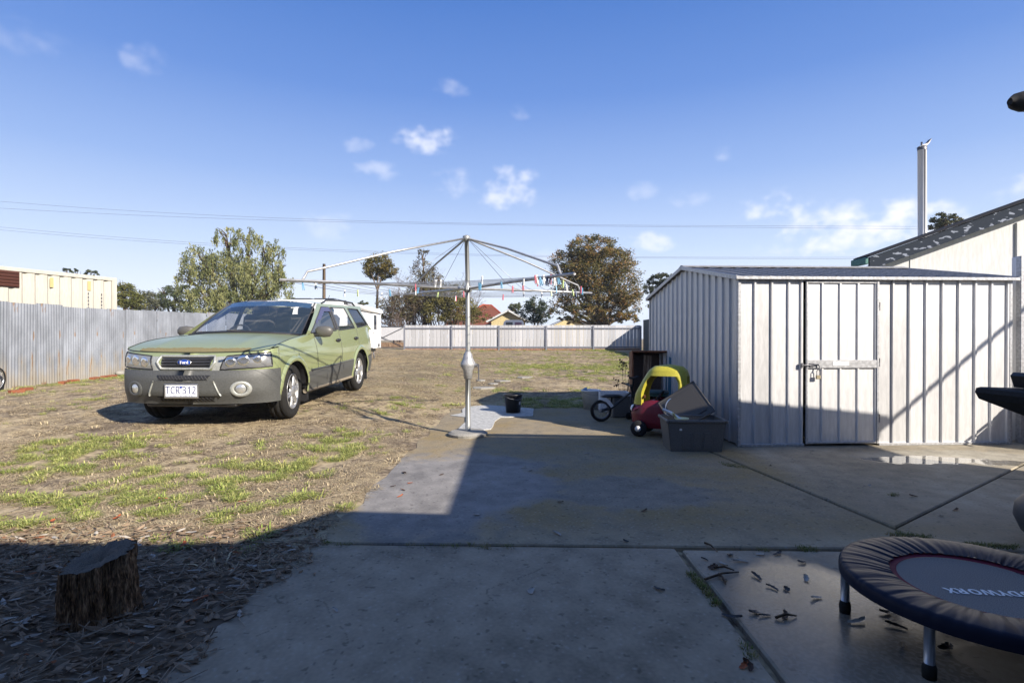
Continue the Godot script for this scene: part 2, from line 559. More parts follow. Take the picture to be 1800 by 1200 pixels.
func make_concrete():
	var W := 1200
	var H := 1100
	var X0 := -1.4; var XS := 8.6; var D0 := 0.0; var DS := 9.2
	var n1 := noise(71, 0.9, 4)
	var n2 := noise(73, 4.5, 4)
	var n3 := noise(79, 42.0, 2)
	var n4 := noise(81, 16.0, 3)
	var n5 := noise(87, 0.55, 3)
	var col := PackedByteArray(); col.resize(W * H * 3)
	var rou := PackedByteArray(); rou.resize(W * H * 3)
	for j in H:
		var d := D0 + DS * (j + 0.5) / H
		for i in W:
			var x := X0 + XS * (i + 0.5) / W
			var a := n1.get_noise_2d(x, d)
			var b := n2.get_noise_2d(x, d)
			var f := n3.get_noise_2d(x, d)
			var c := Color(0.290, 0.245, 0.175)
			# algae-brown weathering over the middle slab
			var alg: float = clamp(0.55 + a * 0.9 + b * 0.4, 0.0, 1.0) * smoothstep(2.9, 3.4, d)
			c = c.lerp(Color(0.185, 0.140, 0.072), alg * 0.9)
			# damp, bluish-grey cleaner patches left by drying water
			var cl := blob(x, d, -0.55, 4.3, 0.95, 1.15, a * 0.35 + b * 0.15)
			c = c.lerp(Color(0.245, 0.235, 0.225), cl * 0.9)
			c = c.lerp(Color(0.19, 0.185, 0.175), blob(x, d, 0.9, 4.0, 0.6, 0.5, a * 0.4 + b * 0.2) * 0.6)
			# near slab: greyer
			var nr := 1.0 - smoothstep(2.95, 3.0, d)
			c = c.lerp(Color(0.300, 0.252, 0.190), nr * (0.8 if x < 0.9 else 0.9))
			# pale dry concrete by the shed
			var pale := smoothstep(2.2, 2.6, x) * smoothstep(3.2, 3.5, d)
			c = c.lerp(Color(0.26, 0.235, 0.185), pale * clamp(0.7 + a * 0.5, 0.0, 1.0))
			c = c.lerp(Color(0.36, 0.34, 0.29), blob(x, d, 4.3, 5.25, 1.0, 0.35, b * 0.25) * 0.5)
			# wet: darker and shiny
			var wet := 0.0
			wet = max(wet, blob(x, d, 1.30, 1.95, 0.48, 0.95, a * 0.25 + b * 0.12) * smoothstep(0.9, 0.95, x) * 0.95)
			wet = max(wet, 0.55 * smoothstep(0.9, 0.94, x) * (1.0 - smoothstep(2.85, 2.9, d)) * clamp(0.6 + a, 0.0, 1.0))
			wet = max(wet, 0.30 * nr * clamp(0.3 + a * 1.6 + b * 0.5, 0.0, 1.0))
			wet = max(wet, 0.35 * cl)
			var pud := blob(x, d, 3.95, 5.12, 0.62, 0.20, a * 0.25 + b * 0.28)
			pud = max(pud, blob(x, d, 4.55, 5.0, 0.30, 0.12, b * 0.3))
			wet = max(wet, pud)
			wet = max(wet, 0.25 * smoothstep(2.3, 2.5, x) * (1.0 - smoothstep(3.4, 4.4, d)))
			c = c.lerp(Color(c.r * 0.5, c.g * 0.5, c.b * 0.52), clamp(wet, 0.0, 1.0) * 0.75)
			c = c * (1.0 + 0.16 * f + 0.34 * b + 0.34 * a)
			# dark specks, algae dots and hairline cracks
			var sp := n4.get_noise_2d(x, d)
			if sp > 0.52: c = c * 0.62
			var ck: float = abs(n5.get_noise_2d(x, d))
			if ck < 0.0022 and a > 0.05: c = c * 0.6
			# pale flecks of aggregate
			if f > 0.60: c = c.lerp(Color(0.36, 0.35, 0.33), (1.0 - wet) * 0.45)
			c = c.linear_to_srgb()
			var k := (j * W + i) * 3
			col[k] = int(clamp(c.r, 0, 1) * 255); col[k + 1] = int(clamp(c.g, 0, 1) * 255); col[k + 2] = int(clamp(c.b, 0, 1) * 255)
			var r: float = lerp(0.88, 0.24, clamp(wet, 0.0, 1.0)) + 0.10 * b * (1.0 - wet) + 0.05 * f
			r = lerp(r, 0.03, smoothstep(0.5, 0.9, pud))
			var rb := int(clamp(r, 0.02, 1) * 255)
			rou[k] = rb; rou[k + 1] = rb; rou[k + 2] = rb
	var m := mat(Color.WHITE, 1.0, 0.0, itex(W, H, col))
	m.roughness_texture = itex(W, H, rou)
	m.roughness_texture_channel = BaseMaterial3D.TEXTURE_CHANNEL_RED
	M.concrete = m
	var root := Node3D.new()
	root.name = "concrete_paving"
	root.set_meta("kind", "structure")
	add_child(root)
	var edge := []
	var dd := 3.045
	while dd < 8.86:
		edge.append(Vector2(-1.10 + 0.025 * sin(dd * 7.0) + 0.02 * sin(dd * 17.0) + 0.02 * (dd - 3.0), dd)); dd += 0.24
	var s3 := [Vector2(2.30, 2.955), Vector2(2.31, 3.235), Vector2(1.995, 5.6), Vector2(2.0, 8.9), Vector2(-0.96, 8.9)]
	edge.reverse()
	s3.append_array(edge)
	var edge1 := []
	dd = 0.2
	while dd < 3.01:
		edge1.append(Vector2(-1.18 + 0.016 * sin(dd * 9.0) + 0.014 * sin(dd * 31.0) + 0.010 * sin(dd * 57.0), dd)); dd += 0.07
	edge1.append(Vector2(-1.13, 3.02))
	edge1.append_array([Vector2(0.895, 2.962), Vector2(0.88, 0.2)])
	var polys := [edge1, [Vector2(0.915, 0.2), Vector2(0.93, 2.94), Vector2(7.0, 2.80), Vector2(7.0, 0.2)], s3,
		[Vector2(2.345, 3.30), Vector2(2.02, 5.615), Vector2(2.02, 8.9), Vector2(7.0, 8.9), Vector2(7.0, 6.585)],
		[Vector2(2.325, 2.935), Vector2(2.335, 3.275), Vector2(4.0, 4.448), Vector2(7.0, 3.55), Vector2(7.0, 2.83)],
		[Vector2(4.012, 4.457), Vector2(7.0, 6.563), Vector2(7.0, 3.57)]]
	for p in polys:
		var s := shape()
		var pv := PackedVector2Array()
		for q in p: pv.append(Vector2(q.x, -q.y))
		s.st.set_uv(Vector2.ZERO)
		var sh := shape()
		sh.slab(pv, -0.09, 0.0, 0.008)
		# uv from the plan
		var mdt := MeshDataTool.new()
		var am := sh.mesh()
		mdt.create_from_surface(am, 0)
		for k in mdt.get_vertex_count():
			var v := mdt.get_vertex(k)
			mdt.set_vertex_uv(k, Vector2((v.x - X0) / XS, (-v.z - D0) / DS))
		am.clear_surfaces()
		mdt.commit_to_surface(am)
		part(root, "slab", am, m)

# ---------------------------------------------------------------- grass and litter
func multi(called: String, mesh: Mesh, m: Material, xfs: Array, cols: Array) -> MultiMeshInstance3D:
	var mm := MultiMesh.new()
	mm.transform_format = MultiMesh.TRANSFORM_3D
	mm.use_colors = true
	mm.mesh = mesh
	mm.instance_count = xfs.size()
	for i in xfs.size():
		mm.set_instance_transform(i, xfs[i])
		mm.set_instance_color(i, cols[i])
	var o := MultiMeshInstance3D.new()
	o.multimesh = mm
	o.material_override = m
	o.name = numbered(called)
	o.set_meta("kind", "stuff")
	add_child(o)
	return o

func tuft(blades: int, spread: float, height: float, width: float, lean: float, sd: int) -> ArrayMesh:
	var r := RandomNumberGenerator.new()
	r.seed = sd
	var s := shape()
	for i in blades:
		var a := r.randf() * TAU
		var base := Vector3(cos(a), 0, sin(a)) * spread * sqrt(r.randf())
		var out := Vector3(cos(a + r.randf_range(-0.9, 0.9)), 0, sin(a + r.randf_range(-0.9, 0.9)))
		var h := height * r.randf_range(0.55, 1.15)
		var side := out.cross(Vector3.UP).normalized() * width * 0.5
		var l := lean * r.randf_range(0.4, 1.4)
		var mid := base + Vector3.UP * h * 0.6 + out * h * l * 0.35
		var tip := base + Vector3.UP * h * (1.0 - 0.35 * l) + out * h * l
		s.quad(base - side, base + side, mid + side * 0.8, mid - side * 0.8)
		s.tri(mid - side * 0.8, mid + side * 0.8, tip)
	return s.mesh()

func make_grass():
	var gm := mat(Color.WHITE, 0.7)
	gm.vertex_color_use_as_albedo = true
	gm.backlight_enabled = true
	gm.backlight = Color(0.3, 0.35, 0.15)
	var dm := mat(Color.WHITE, 0.85)
	dm.vertex_color_use_as_albedo = true
	rng.seed = 77
	var nf := noise(83, 1.1, 3)
	# green
	var xg := []; var cg := []
	for i in 150000:
		var d := pow(rng.randf(), 1.7) * 27.0 + 2.9
		var x := rng.randf_range(-0.98, 0.5) * d
		if d > 9.0: x = rng.randf_range(-11.0, 5.5)
		if x < -10.35 or in_slab(x, d): continue
		var gq := greenness(x, d)
		if rng.randf() > gq * 1.1: continue
		if d < 3.3 and rng.randf() < 0.8: continue
		var s := rng.randf_range(0.5, 1.1) * (0.75 + 0.5 * gq) * (1.0 + 0.02 * d) * (1.7 if rng.randf() < 0.05 else 1.0)
		xg.append(Transform3D(Basis(Vector3.UP, rng.randf() * TAU).scaled(Vector3(s, s * rng.randf_range(0.6, 1.1), s)), V(x, gh(x, d) - 0.004, d)))
		var c := Color(0.16, 0.215, 0.045).lerp(Color(0.36, 0.345, 0.13), rng.randf())
		cg.append(c * rng.randf_range(0.8, 1.2))
	var o := multi("green_grass", tuft(10, 0.035, 0.038, 0.004, 1.1, 3), gm, xg, cg)
	tag(o, "patches of short green grass growing through the bare yard", "grass")
	# straw
	var xd := []; var cd := []
	for i in 230000:
		var d := pow(rng.randf(), 1.6) * 27.0 + 2.7
		var x := rng.randf_range(-0.98, 0.5) * d
		if d > 9.0: x = rng.randf_range(-11.0, 5.5)
		if x < -10.35 or in_slab(x, d): continue
		var k := 0.42 + 0.95 * nf.get_noise_2d(x, d) + 0.5 * _g2.get_noise_2d(x * 1.7 + 40.0, d * 1.7) + 0.35 * exp(-pow((x + 1.2) / 0.35, 2.0))
		if d < 3.25: k *= 0.08
		if rng.randf() > k: continue
		var s := rng.randf_range(0.5, 1.2) * (1.0 + 0.02 * d) * (2.0 if rng.randf() < 0.03 else 1.0)
		xd.append(Transform3D(Basis(Vector3.UP, rng.randf() * TAU).scaled(Vector3(s, s * rng.randf_range(0.2, 0.6), s)), V(x, gh(x, d) - 0.004, d)))
		var c := Color(0.50, 0.41, 0.255).lerp(Color(0.22, 0.17, 0.12), pow(rng.randf(), 0.9))
		cd.append(c * rng.randf_range(0.75, 1.2))
	var o2 := multi("dry_grass", tuft(7, 0.035, 0.030, 0.004, 1.5, 5), dm, xd, cd)
	tag(o2, "trampled straw-coloured dry grass over the bare soil", "grass")
	# bark and twig litter in the shade by the stump
	var chip := shape()
	var rim := [Vector3(-0.026, 0.004, 0.002), Vector3(-0.010, 0.001, 0.011), Vector3(0.014, 0.002, 0.008), Vector3(0.027, 0.006, -0.003), Vector3(0.006, 0.003, -0.010), Vector3(-0.016, 0.001, -0.008)]
	for k in 6:
		chip.tri(Vector3(0, 0.008, 0), rim[k], rim[(k + 1) % 6])
		chip.tri(Vector3(0, 0.0, 0), rim[(k + 1) % 6], rim[k])
	var stick := shape()
	stick.tube([Vector3(-0.05, 0.004, 0), Vector3(0.0, 0.010, 0.006), Vector3(0.055, 0.004, -0.004)], [0.0022, 0.0018, 0.0012], 4, false)
	var xc := []; var cc := []
	for i in 16000:
		var d := rng.randf_range(1.5, 3.9)
		var x := rng.randf_range(-3.9, -0.9)
		if in_slab(x, d) and rng.randf() > 0.012: continue
		if d > 3.0 and rng.randf() < sm(3.0, 3.5, d): continue
		var s := pow(rng.randf(), 2.6) * 1.25 + 0.16
		var b := Basis.from_euler(Vector3(rng.randf_range(-0.35, 0.35), rng.randf() * TAU, rng.randf_range(-0.35, 0.35)))
		xc.append(Transform3D(b.scaled(Vector3(s * rng.randf_range(0.6, 1.6), s, s * rng.randf_range(0.4, 1.2))), V(x, (0.0 if in_slab(x, d) else gh(x, d) + rng.randf() * 0.012), d)))
		var c := Color(0.125, 0.085, 0.052).lerp(Color(0.29, 0.215, 0.15), rng.randf())
		if rng.randf() < 0.05: c = Color(0.36, 0.33, 0.29)
		if rng.randf() < 0.03: c = Color(0.25, 0.10, 0.05)
		cc.append(c)
	var o3 := multi("bark_litter", chip.mesh(), dm, xc, cc)
	tag(o3, "dark bark chips littering the soil round the stump", "litter")
	var xt := []; var ctw := []
	for i in 3200:
		var d := rng.randf_range(1.5, 4.2)
		var x := rng.randf_range(-4.0, -0.85)
		if in_slab(x, d) and rng.randf() > 0.02: continue
		if d > 3.0 and rng.randf() < 0.7: continue
		var s := rng.randf_range(0.4, 1.6)
		xt.append(Transform3D(Basis.from_euler(Vector3(0, rng.randf() * TAU, rng.randf_range(-0.2, 0.2))).scaled(Vector3(s, 1.0, s)), V(x, (0.0 if in_slab(x, d) else gh(x, d) + 0.004 + rng.randf() * 0.012), d)))
		ctw.append(Color(0.13, 0.09, 0.06).lerp(Color(0.30, 0.25, 0.19), rng.randf()))
	tag(multi("twig_litter", stick.mesh(), dm, xt, ctw), "thin dead twigs strewn over the soil round the stump", "litter")
	M.tinted = dm

# ---------------------------------------------------------------- shed
# one pan of sheet steel w wide with a standing rib on its right edge; heights at left and right
func pan(w: float, y0: float, hl: float, hr: float, rib := 0.02) -> Shape:
	var s := shape()
	var a := w - 0.034; var b := w - 0.026; var c := w - 0.008; var e := w
	var pr := [[0.0, 0.0], [a, 0.0], [b, rib], [c, rib], [e, 0.0]]
	for k in 4:
		var p = pr[k]; var q = pr[k + 1]
		var hp: float = lerp(hl, hr, p[0] / w); var hq: float = lerp(hl, hr, q[0] / w)
		s.quad(Vector3(p[0], y0, p[1]), Vector3(q[0], y0, q[1]), Vector3(q[0], hq, q[1]), Vector3(p[0], hp, p[1]))
	# faint stiffening bead in the flat
	s.quad(Vector3(0, y0, -0.004), Vector3(w, y0, -0.004), Vector3(w, hr, -0.004), Vector3(0, hl, -0.004))
	return s

func make_shed():
	var t := thing("garden_shed", "pale zinc-steel garden shed with ribbed walls and a low gable roof", "shed", V(2.433, 0.0, 5.765), 0.045)
	var P := 0.185
	var EH := 1.79
	var DEP := 17 * P
	var RH := 2.085
	var tones := []
	for q in [0.0, 0.035, 0.07, 0.02]:
		var mm_: StandardMaterial3D = M.shed.duplicate()
		mm_.albedo_color = M.shed.albedo_color.darkened(q)
		mm_.uv1_offset = Vector3(q * 30.0, q * 70.0, 0)
		tones.append(mm_)
	var m: Material = M.shed
	rng.seed = 71
	# front wall, left of the door and right of it
	for x in [-0.009, 0.176, 0.361]:
		var o := part(t, "wall_panel", pan(P, 0.02, EH, EH), tones[rng.randi() % 4]); o.position = Vector3(x, 0, 0); o.rotation.y = rng.randf_range(-0.012, 0.012)
	var o1 := part(t, "wall_panel", pan(0.142, 0.02, EH, EH), m); o1.position = Vector3(0.546, 0, 0)
	for k in 8:
		var o := part(t, "wall_panel", pan(P, 0.02, EH, EH), tones[rng.randi() % 4]); o.position = Vector3(1.515 + k * P, 0, rng.randf_range(-0.002, 0.002)); o.rotation.y = rng.randf_range(-0.014, 0.014)
	var WID := 1.515 + 8 * P
	# gable walls
	for side in 2:
		for k in 17:
			var z0 := -k * P; var z1 := -(k + 1) * P
			var f := func(z): return EH + (RH - EH) * (1.0 - abs(-z - DEP * 0.5) / (DEP * 0.5))
			var s: Shape = pan(P, 0.02, f.call(z1), f.call(z0)) if side == 0 else pan(P, 0.02, f.call(z0), f.call(z1))
			var o := part(t, "wall_panel", s, tones[rng.randi() % 4])
			if side == 0:
				o.position = Vector3(-0.012, 0, z1); o.rotation.y = -PI / 2
			else:
				o.position = Vector3(WID + 0.012, 0, z0); o.rotation.y = PI / 2
	for k in 16:
		var o := part(t, "wall_panel", pan(P, 0.02, EH, EH), tones[rng.randi() % 4]); o.position = Vector3(WID - k * P, 0, -DEP); o.rotation.y = PI
	# corner and base trims
	for c in [[-0.012, 0.0], [WID + 0.012, 0.0], [-0.012, -DEP], [WID + 0.012, -DEP]]:
		part(t, "corner_trim", shape().box(Vector3(c[0], EH * 0.5, c[1] + 0.002), Vector3(0.035, EH, 0.035), 0.004), M.shed_trim)
	part(t, "base_trim", shape().box(Vector3(0.35, 0.014, 0.012), Vector3(0.69, 0.028, 0.03), 0.003), M.shed_trim)
	part(t, "base_trim", shape().box(Vector3((1.52 + WID) * 0.5, 0.014, 0.012), Vector3(WID - 1.52, 0.028, 0.03), 0.003), M.shed_trim)
	# roof sheets, each one pan wide, front and back slope
	var sl := Vector2(DEP * 0.5 + 0.05, RH - EH + 0.012)
	var rl := sl.length()
	var ang := atan2(RH - EH, DEP * 0.5)
	var nr := 17
	var RW := (WID + 0.12) / nr
	for k in nr:
		for side in 2:
			var s := pan(RW, 0.0, rl, rl, 0.018)
			var o := part(t, "roof_sheet", s, M.shed_roof)
			var x0 := -0.06 + k * RW
			if side == 0:
				o.transform = Transform3D(Basis(Vector3.RIGHT, -(PI / 2 - ang)), Vector3(x0, EH + 0.012, 0.05))
			else:
				o.transform = Transform3D(Basis(Vector3.UP, PI) * Basis(Vector3.RIGHT, -(PI / 2 - ang)), Vector3(x0 + RW, EH + 0.012, -DEP - 0.05))
	part(t, "ridge_cap", shape().prism([Vector2(-0.09, -0.018), Vector2(0, 0.008), Vector2(0.09, -0.018), Vector2(0.09, -0.024), Vector2(0, 0.0), Vector2(-0.09, -0.024)], -0.07, WID + 0.07), M.shed_roof)
	var cap: MeshInstance3D = t.get_node("ridge_cap")
	cap.transform = Transform3D(Basis(Vector3.UP, PI / 2), Vector3(0, RH + 0.052, -DEP * 0.5))
	part(t, "eave_trim", shape().box(Vector3(WID * 0.5, EH + 0.004, 0.058), Vector3(WID + 0.14, 0.034, 0.012), 0.003), M.shed_trim)
	part(t, "eave_trim", shape().box(Vector3(WID * 0.5, EH + 0.004, -DEP - 0.058), Vector3(WID + 0.14, 0.034, 0.012), 0.003), M.shed_trim)
	for x in [-0.066, WID + 0.066]:
		for side in 2:
			var a := Vector3(x, EH + 0.008, 0.05 if side == 0 else -DEP - 0.05)
			var b := Vector3(x, RH + 0.022, -DEP * 0.5)
			var dir := b - a
			var o := part(t, "barge_trim", shape().box(Vector3.ZERO, Vector3(0.014, 0.05, dir.length() + 0.02), 0.003), M.shed_trim)
			o.transform = Transform3D(Basis.looking_at(dir), (a + b) * 0.5)
	part(t, "door_head", shape().box(Vector3(1.10, EH - 0.012, -0.004), Vector3(0.84, 0.03, 0.012), 0.002), M.shed_trim)
	# door: two leaves of pans, rail, edge frames
	var door := Node3D.new(); door.name = "door"; t.add_child(door)
	door.position = Vector3(0.712, 0.0, 0.012)
	var DW := 0.79
	for k in 4:
		var lo := part(door, "door_panel", pan(DW / 4.0, 0.045, 0.835, 0.835, 0.016), m); lo.position = Vector3(k * DW / 4.0, 0, 0)
		var up := part(door, "door_panel", pan(DW / 4.0, 0.92, EH - 0.045, EH - 0.045, 0.016), m); up.position = Vector3(k * DW / 4.0, 0, 0)
	part(door, "door_rail", shape().box(Vector3(DW * 0.5, 0.878, 0.012), Vector3(DW - 0.006, 0.088, 0.022), 0.004), M.shed_trim)
	part(door, "door_edge", shape().box(Vector3(0.008, EH * 0.5 - 0.002, 0.010), Vector3(0.02, EH - 0.05, 0.02), 0.003), M.shed_trim)
	part(door, "door_edge", shape().box(Vector3(DW - 0.004, EH * 0.5 - 0.002, 0.014), Vector3(0.026, EH - 0.05, 0.024), 0.003), M.shed_trim)
	part(door, "door_edge", shape().box(Vector3(DW * 0.5, 0.036, 0.010), Vector3(DW - 0.03, 0.02, 0.022), 0.003), M.shed_trim)
	part(door, "door_edge", shape().box(Vector3(DW * 0.5, EH - 0.036, 0.010), Vector3(DW - 0.03, 0.02, 0.02), 0.003), M.shed_trim)
	part(door, "rail_plate", shape().box(Vector3(DW * 0.5 - 0.02, 0.886, 0.0245), Vector3(0.175, 0.042, 0.003), 0.001), M.white_gloss)
	for y in [0.25, 0.85, 1.45]:
		part(door, "hinge", shape(true).tube([Vector3(DW + 0.012, y, 0.02), Vector3(DW + 0.012, y + 0.09, 0.02)], 0.008, 8), M.steel_dark)
	# bolt across the gap
	var bolt := part(t, "door_bolt", shape(true).tube([Vector3(0.655, 0.865, 0.038), Vector3(0.835, 0.872, 0.046)], 0.008, 8).tube([Vector3(0.83, 0.872, 0.046), Vector3(0.845, 0.845, 0.06), Vector3(0.838, 0.82, 0.06)], 0.006, 6), M.steel_dark)
	part(bolt, "bracket", shape().box(Vector3(0.665, 0.865, 0.03), Vector3(0.03, 0.05, 0.02), 0.003), M.steel_dark)
	part(bolt, "bracket", shape().box(Vector3(0.765, 0.868, 0.038), Vector3(0.05, 0.04, 0.016), 0.003), M.steel_dark)
	# padlock hangs from the bolt
	var pl := thing("padlock", "small brass padlock hanging from the shed door bolt", "padlock", t.transform * Vector3(0.828, 0.775, 0.052), 0.045)
	part(pl, "body", shape().box(Vector3(0, -0.035, 0), Vector3(0.05, 0.042, 0.018), 0.004), mat(lin(0.35, 0.30, 0.20), 0.4, 0.7))
	part(pl, "shackle", shape(true).tube([Vector3(-0.016, -0.015, 0), Vector3(-0.015, 0.03, 0), Vector3(0.0, 0.052, 0), Vector3(0.015, 0.03, 0), Vector3(0.016, -0.015, 0)], 0.0045, 6), M.steel_dark)

# ---------------------------------------------------------------- fences
func make_fences():
	# left: corrugated iron, each sheet ten waves wide
	var tex_h := 512
	var data := PackedByteArray(); data.resize(512 * tex_h * 3)
	var na := noise(101, 0.035, 4)
	var nb := noise(103, 0.012, 4)
	var nc := noise(105, 0.15, 3)
	for j in tex_h:
		var v := float(j) / tex_h
		for i in 512:
			var a := na.get_noise_2d(i, j * 0.10)
			var b := nb.get_noise_2d(i, j * 0.35)
			var f := nc.get_noise_2d(i, j)
			var c := Color(0.222, 0.240, 0.275) * (1.0 + 0.34 * b + 0.15 * f)
			# splash-stained and rusting lower third, runs of rust from nail holes
			var dirt: float = smoothstep(0.62, 0.98, v + a * 0.25)
			c = c.lerp(Color(0.29, 0.245, 0.175), dirt * 0.7)
			var rust: float = smoothstep(0.46, 0.62, a + 0.24 * smoothstep(0.6, 1.0, v) + 0.2 * b)
			c = c.lerp(Color(0.21, 0.12, 0.055), rust * 0.8)
			c = c.linear_to_srgb()
			var k := (j * 512 + i) * 3
			data[k] = int(clamp(c.r, 0, 1) * 255); data[k + 1] = int(clamp(c.g, 0, 1) * 255); data[k + 2] = int(clamp(c.b, 0, 1) * 255)
	var it := itex(512, tex_h, data)
	var irons := []
	for k in 5:
		var im := mat(Color.WHITE.darkened([0.0, 0.06, 0.02, 0.1, 0.04][k]), 0.5, 0.12, it)
		im.uv1_offset = Vector3(k * 0.2, 0, 0)
		im.uv1_scale = Vector3(0.2, 1, 1)
		irons.append(im)
	var sheet := shape(true)
	sheet.grid(func(u, v):
		return Vector3(0.010 * sin(u * TAU * 10.0), 1.8 * (1.0 - v), -u * 0.775), 80, 2, true)
	var sm_ := sheet.mesh()
	var t := thing("corrugated_fence", "weathered corrugated iron fence with rust runs beside the car", "fence", V(-10.30, 0, 9.6))
	rng.seed = 12
	var d := 9.6
	var k := 0
	while d < 24.0:
		var x := -10.30 - 0.07 * (d - 9.6)
		var o := part(t, "iron_sheet", sm_, irons[rng.randi() % 5])
		o.position = Vector3(x + 10.30 + 0.012 * (k % 2), gh(x, d) + rng.randf_range(-0.03, 0.015) - 0.02 + (0.03 if k > 0 and k < 4 else 0.0), -(d - 9.6))
		o.rotation = Vector3(rng.randf_range(-0.006, 0.006), 0.07, rng.randf_range(-0.01, 0.01))
		d += 0.755; k += 1
	for y in [0.35, 1.55]:
		part(t, "rail", shape().box(Vector3(-0.06 - 0.5, y + 0.15, -7.2), Vector3(0.05, 0.07, 14.5), 0.005, Basis(Vector3.UP, 0.07)), M.wood_grey)
	# bricks laid along its foot
	for b in [[45, 686, 0.1], [110, 674, 0.3], [128, 671, -0.1], [165, 666.5, 0.1], [183, 664, 0.25], [196, 662.5, 0.05], [28, 690, -0.3]]:
		var p := G(b[0], b[1])
		p.x = max(p.x, -10.26 - 0.07 * (-p.z - 9.6) + 0.12)
		single("brick", shape().box(Vector3(0, 0.03, 0), Vector3(0.11, 0.075, 0.23), 0.006), M.brick, "loose orange brick lying in the weeds at the iron fence", "brick", p + Vector3(0, -0.012, 0), b[2], "bricks along the iron fence")
	single("stone", shape(true).lathe(Vector3(0, 0.04, 0), [[0.0, -0.05], [0.09, -0.03], [0.12, 0.02], [0.09, 0.07], [0.0, 0.085]], 7, Basis(), 1.0, 1.4), M.stone, "pale stone at the end of the bricks by the iron fence", "stone", G(210, 659.5), 0.4)
	# back fence: flat boards behind dark rails and posts
	var FD := 30.0
	var bt := thing("back_fence", "pale grey board fence with dark posts and rails across the yard's end", "fence", V(0, 0, FD))
	var bx0 := -5.97; var bx1 := 7.14
	var nb_ := 66
	var bw := (bx1 - bx0) / nb_
	var fm := []
	for q in [0.0, 0.05, 0.1]:
		var mm_: StandardMaterial3D = M.fence_white.duplicate()
		mm_.albedo_color = M.fence_white.albedo_color.darkened(q)
		fm.append(mm_)
	var board := shape().box(Vector3(0, 0.66, 0), Vector3(bw - 0.012, 1.32, 0.018), 0.004).mesh()
	for i in nb_:
		var x := bx0 + (i + 0.5) * bw
		var o := part(bt, "fence_board", board, fm[rng.randi() % 3])
		o.position = Vector3(x, 0.575 + rng.randf_range(-0.006, 0.006), rng.randf_range(-0.003, 0.003))
	for i in 6:
		var x := bx0 + i * (bx1 - bx0) / 5.0
		part(bt, "post", shape().box(Vector3(x, 1.05, 0.06), Vector3(0.085, 1.62 if i > 0 else 1.7, 0.06), 0.006), M.fence_rail)
	for y in [1.72, 0.68]:
		for i in 5:
			var w := (bx1 - bx0) / 5.0
			part(bt, "rail", shape().box(Vector3(bx0 + (i + 0.5) * w, y, 0.038), Vector3(w - 0.095, 0.07, 0.045), 0.005), M.fence_rail)
	part(bt, "plinth", shape().box(Vector3((bx0 + bx1) * 0.5, 0.53, 0.02), Vector3(bx1 - bx0, 0.12, 0.05), 0.006), M.wood_brown)
	# dark green fence along the right boundary
	var gt := thing("green_fence", "dark green sheet-steel fence behind the shed", "fence", V(7.3, 0, 30.0))
	for i in 9:
		var o := part(gt, "steel_panel", shape().box(Vector3(0, 0.85, 0.8), Vector3(0.03, 1.75, 1.58), 0.006), M.fence_green)
		o.position = Vector3(0.0 + 0.03 * (i % 2), gh(7.3, 30.0 - i * 1.6) - 0.07, i * 1.6)
	# gate panel further back, left of the board fence
	var gate := thing("yard_gate", "low wire gate with diagonal brace beside the board fence", "gate", V(-8.95, gh(-9, 32.0), 32.0))
	for x in [0.0, 2.65]:
		part(gate, "post", shape(true).tube([Vector3(x, -0.1, 0), Vector3(x, 1.35, 0)], 0.035, 8), M.steel_dark)
	part(gate, "sheet", shape().box(Vector3(1.33, 0.86, -0.02), Vector3(2.6, 0.80, 0.012), 0.002), M.fence_white)
	part(gate, "board", shape().box(Vector3(1.33, 0.20, 0.0), Vector3(2.6, 0.26, 0.04), 0.006), M.wood_pale)
	part(gate, "brace", shape(true).tube([Vector3(0.1, 0.05, 0.04), Vector3(2.5, 1.2, 0.04)], 0.018, 6).tube([Vector3(0.1, 1.2, 0.04), Vector3(2.5, 0.05, 0.04)], 0.018, 6), M.steel_dark)
	part(gate, "rail", shape(true).tube([Vector3(0, 1.27, 0.02), Vector3(2.65, 1.27, 0.02)], 0.02, 6), M.steel_dark)

